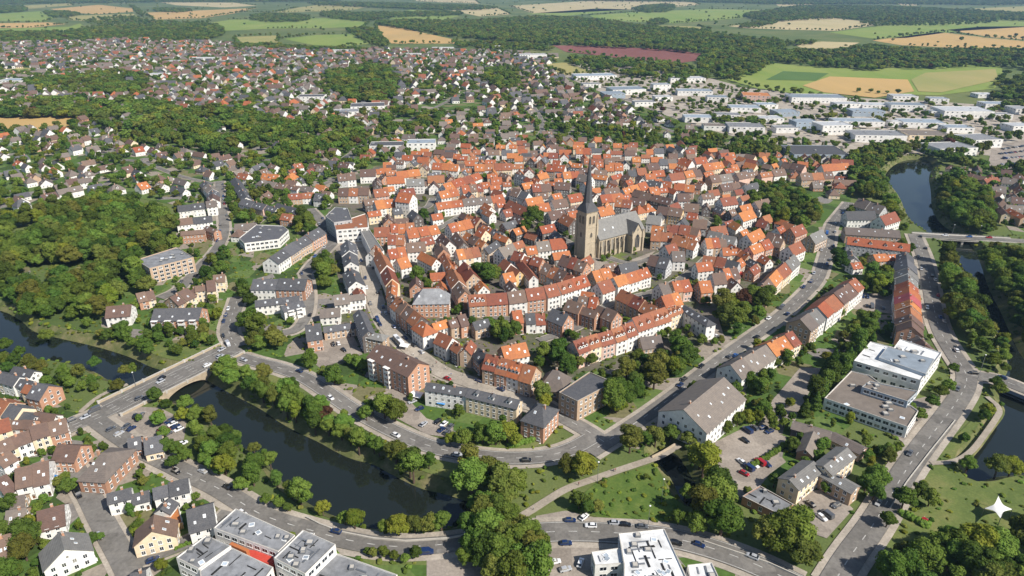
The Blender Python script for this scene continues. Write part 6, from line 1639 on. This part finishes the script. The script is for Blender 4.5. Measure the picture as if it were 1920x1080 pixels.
def person_mesh(k):
    rg = random.Random(k); V = [(0, 0, .95), (0, 0, 1.2), (0, .02, 1.42), (0, .03, 1.52), (0, .05, 1.62), (0, .06, 1.72), (.1, 0, .9), (.12, .12, .5), (.12, .05, .06), (.12, .2, .03), (-.1, 0, .9), (-.12, -.12, .5), (-.12, -.28, .1), (-.12, -.16, .03),
         (.2, .01, 1.4), (.25, -.08, 1.12), (.24, .03, .88), (-.2, .01, 1.4), (-.25, .1, 1.12), (-.24, .2, .9)]
    E = [(0, 1), (1, 2), (2, 3), (3, 4), (4, 5), (0, 6), (6, 7), (7, 8), (8, 9), (0, 10), (10, 11), (11, 12), (12, 13), (2, 14), (14, 15), (15, 16), (2, 17), (17, 18), (18, 19)]
    rad = [.15, .15, .15, .06, .10, .085, .10, .07, .05, .045, .10, .07, .05, .045, .065, .05, .04, .065, .05, .04]
    me = bpy.data.meshes.new('person'); me.from_pydata(V, E, []); o = bpy.data.objects.new('person_form', me); COL.objects.link(o)
    o.modifiers.new('skin', 'SKIN'); o.modifiers.new('smooth', 'SUBSURF').levels = 1
    for i, r in enumerate(rad): me.skin_vertices[0].data[i].radius = (r, r * .8)
    me.skin_vertices[0].data[0].use_root = True
    m2 = bpy.data.meshes.new_from_object(o.evaluated_get(bpy.context.evaluated_depsgraph_get())); bpy.data.objects.remove(o); m2.name = 'person'
    for x in (mat(f'cloth_{k}', [(.03, .03, .04), (.35, .05, .05), (.6, .6, .58), (.05, .1, .3)][k % 4], .9), mat(f'trousers_{k}', [(.02, .025, .05), (.1, .09, .07)][k % 2], .9), mat(f'skin_{k}', (.5, .3, .22), .6), mat(f'hair_{k}', (.05, .03, .02), .8)): m2.materials.append(x)
    for p in m2.polygons: z = p.center.z; p.material_index = 3 if z > 1.68 else 2 if z > 1.5 else 0 if z > .92 or abs(p.center.x) > .19 else 1
    return m2
PM = [person_mesh(k) for k in range(4)]
CLO = ['dark', 'red', 'pale', 'blue']
for i, (px, py) in enumerate(((1150, 886), (1153, 886), (775, 668), (790, 667), (812, 690), (818, 684), (835, 694), (846, 706), (868, 706), (745, 662), (756, 652), (805, 700), (895, 722), (1085, 912), (1000, 958), (715, 590), (702, 555), (640, 462), (1190, 500), (1100, 497))):
    x, y = G(px, py); o = link('person', PM[i % 4], None, (x, y, .5), rt.uniform(0, 6.28)); tag(o, f"walking person in {CLO[i % 4]} top", 'person', 'people walking in town')

# ------------------------------------------------------------------ haze
mb = MB(); mb.box(-9000, 9000, -150, 14000, -12, 192); hz = mb.mesh('haze', [])
m = bpy.data.materials.new('pale_air'); m.use_nodes = True; N = m.node_tree.nodes
for n in list(N): N.remove(n)
out = N.new("ShaderNodeOutputMaterial"); vp = N.new("ShaderNodeVolumePrincipled"); vp.inputs['Color'].default_value = (.42, .66, 1.0, 1); vp.inputs['Density'].default_value = 5.5e-5; vp.inputs['Anisotropy'].default_value = .2
m.node_tree.links.new(vp.outputs[0], out.inputs['Volume']); hz.materials.append(m)
o = link('haze', hz); o['kind'] = 'stuff'; o['label'] = "thin blue haze over the far fields and woods"; o['category'] = 'haze'
finish_labels()
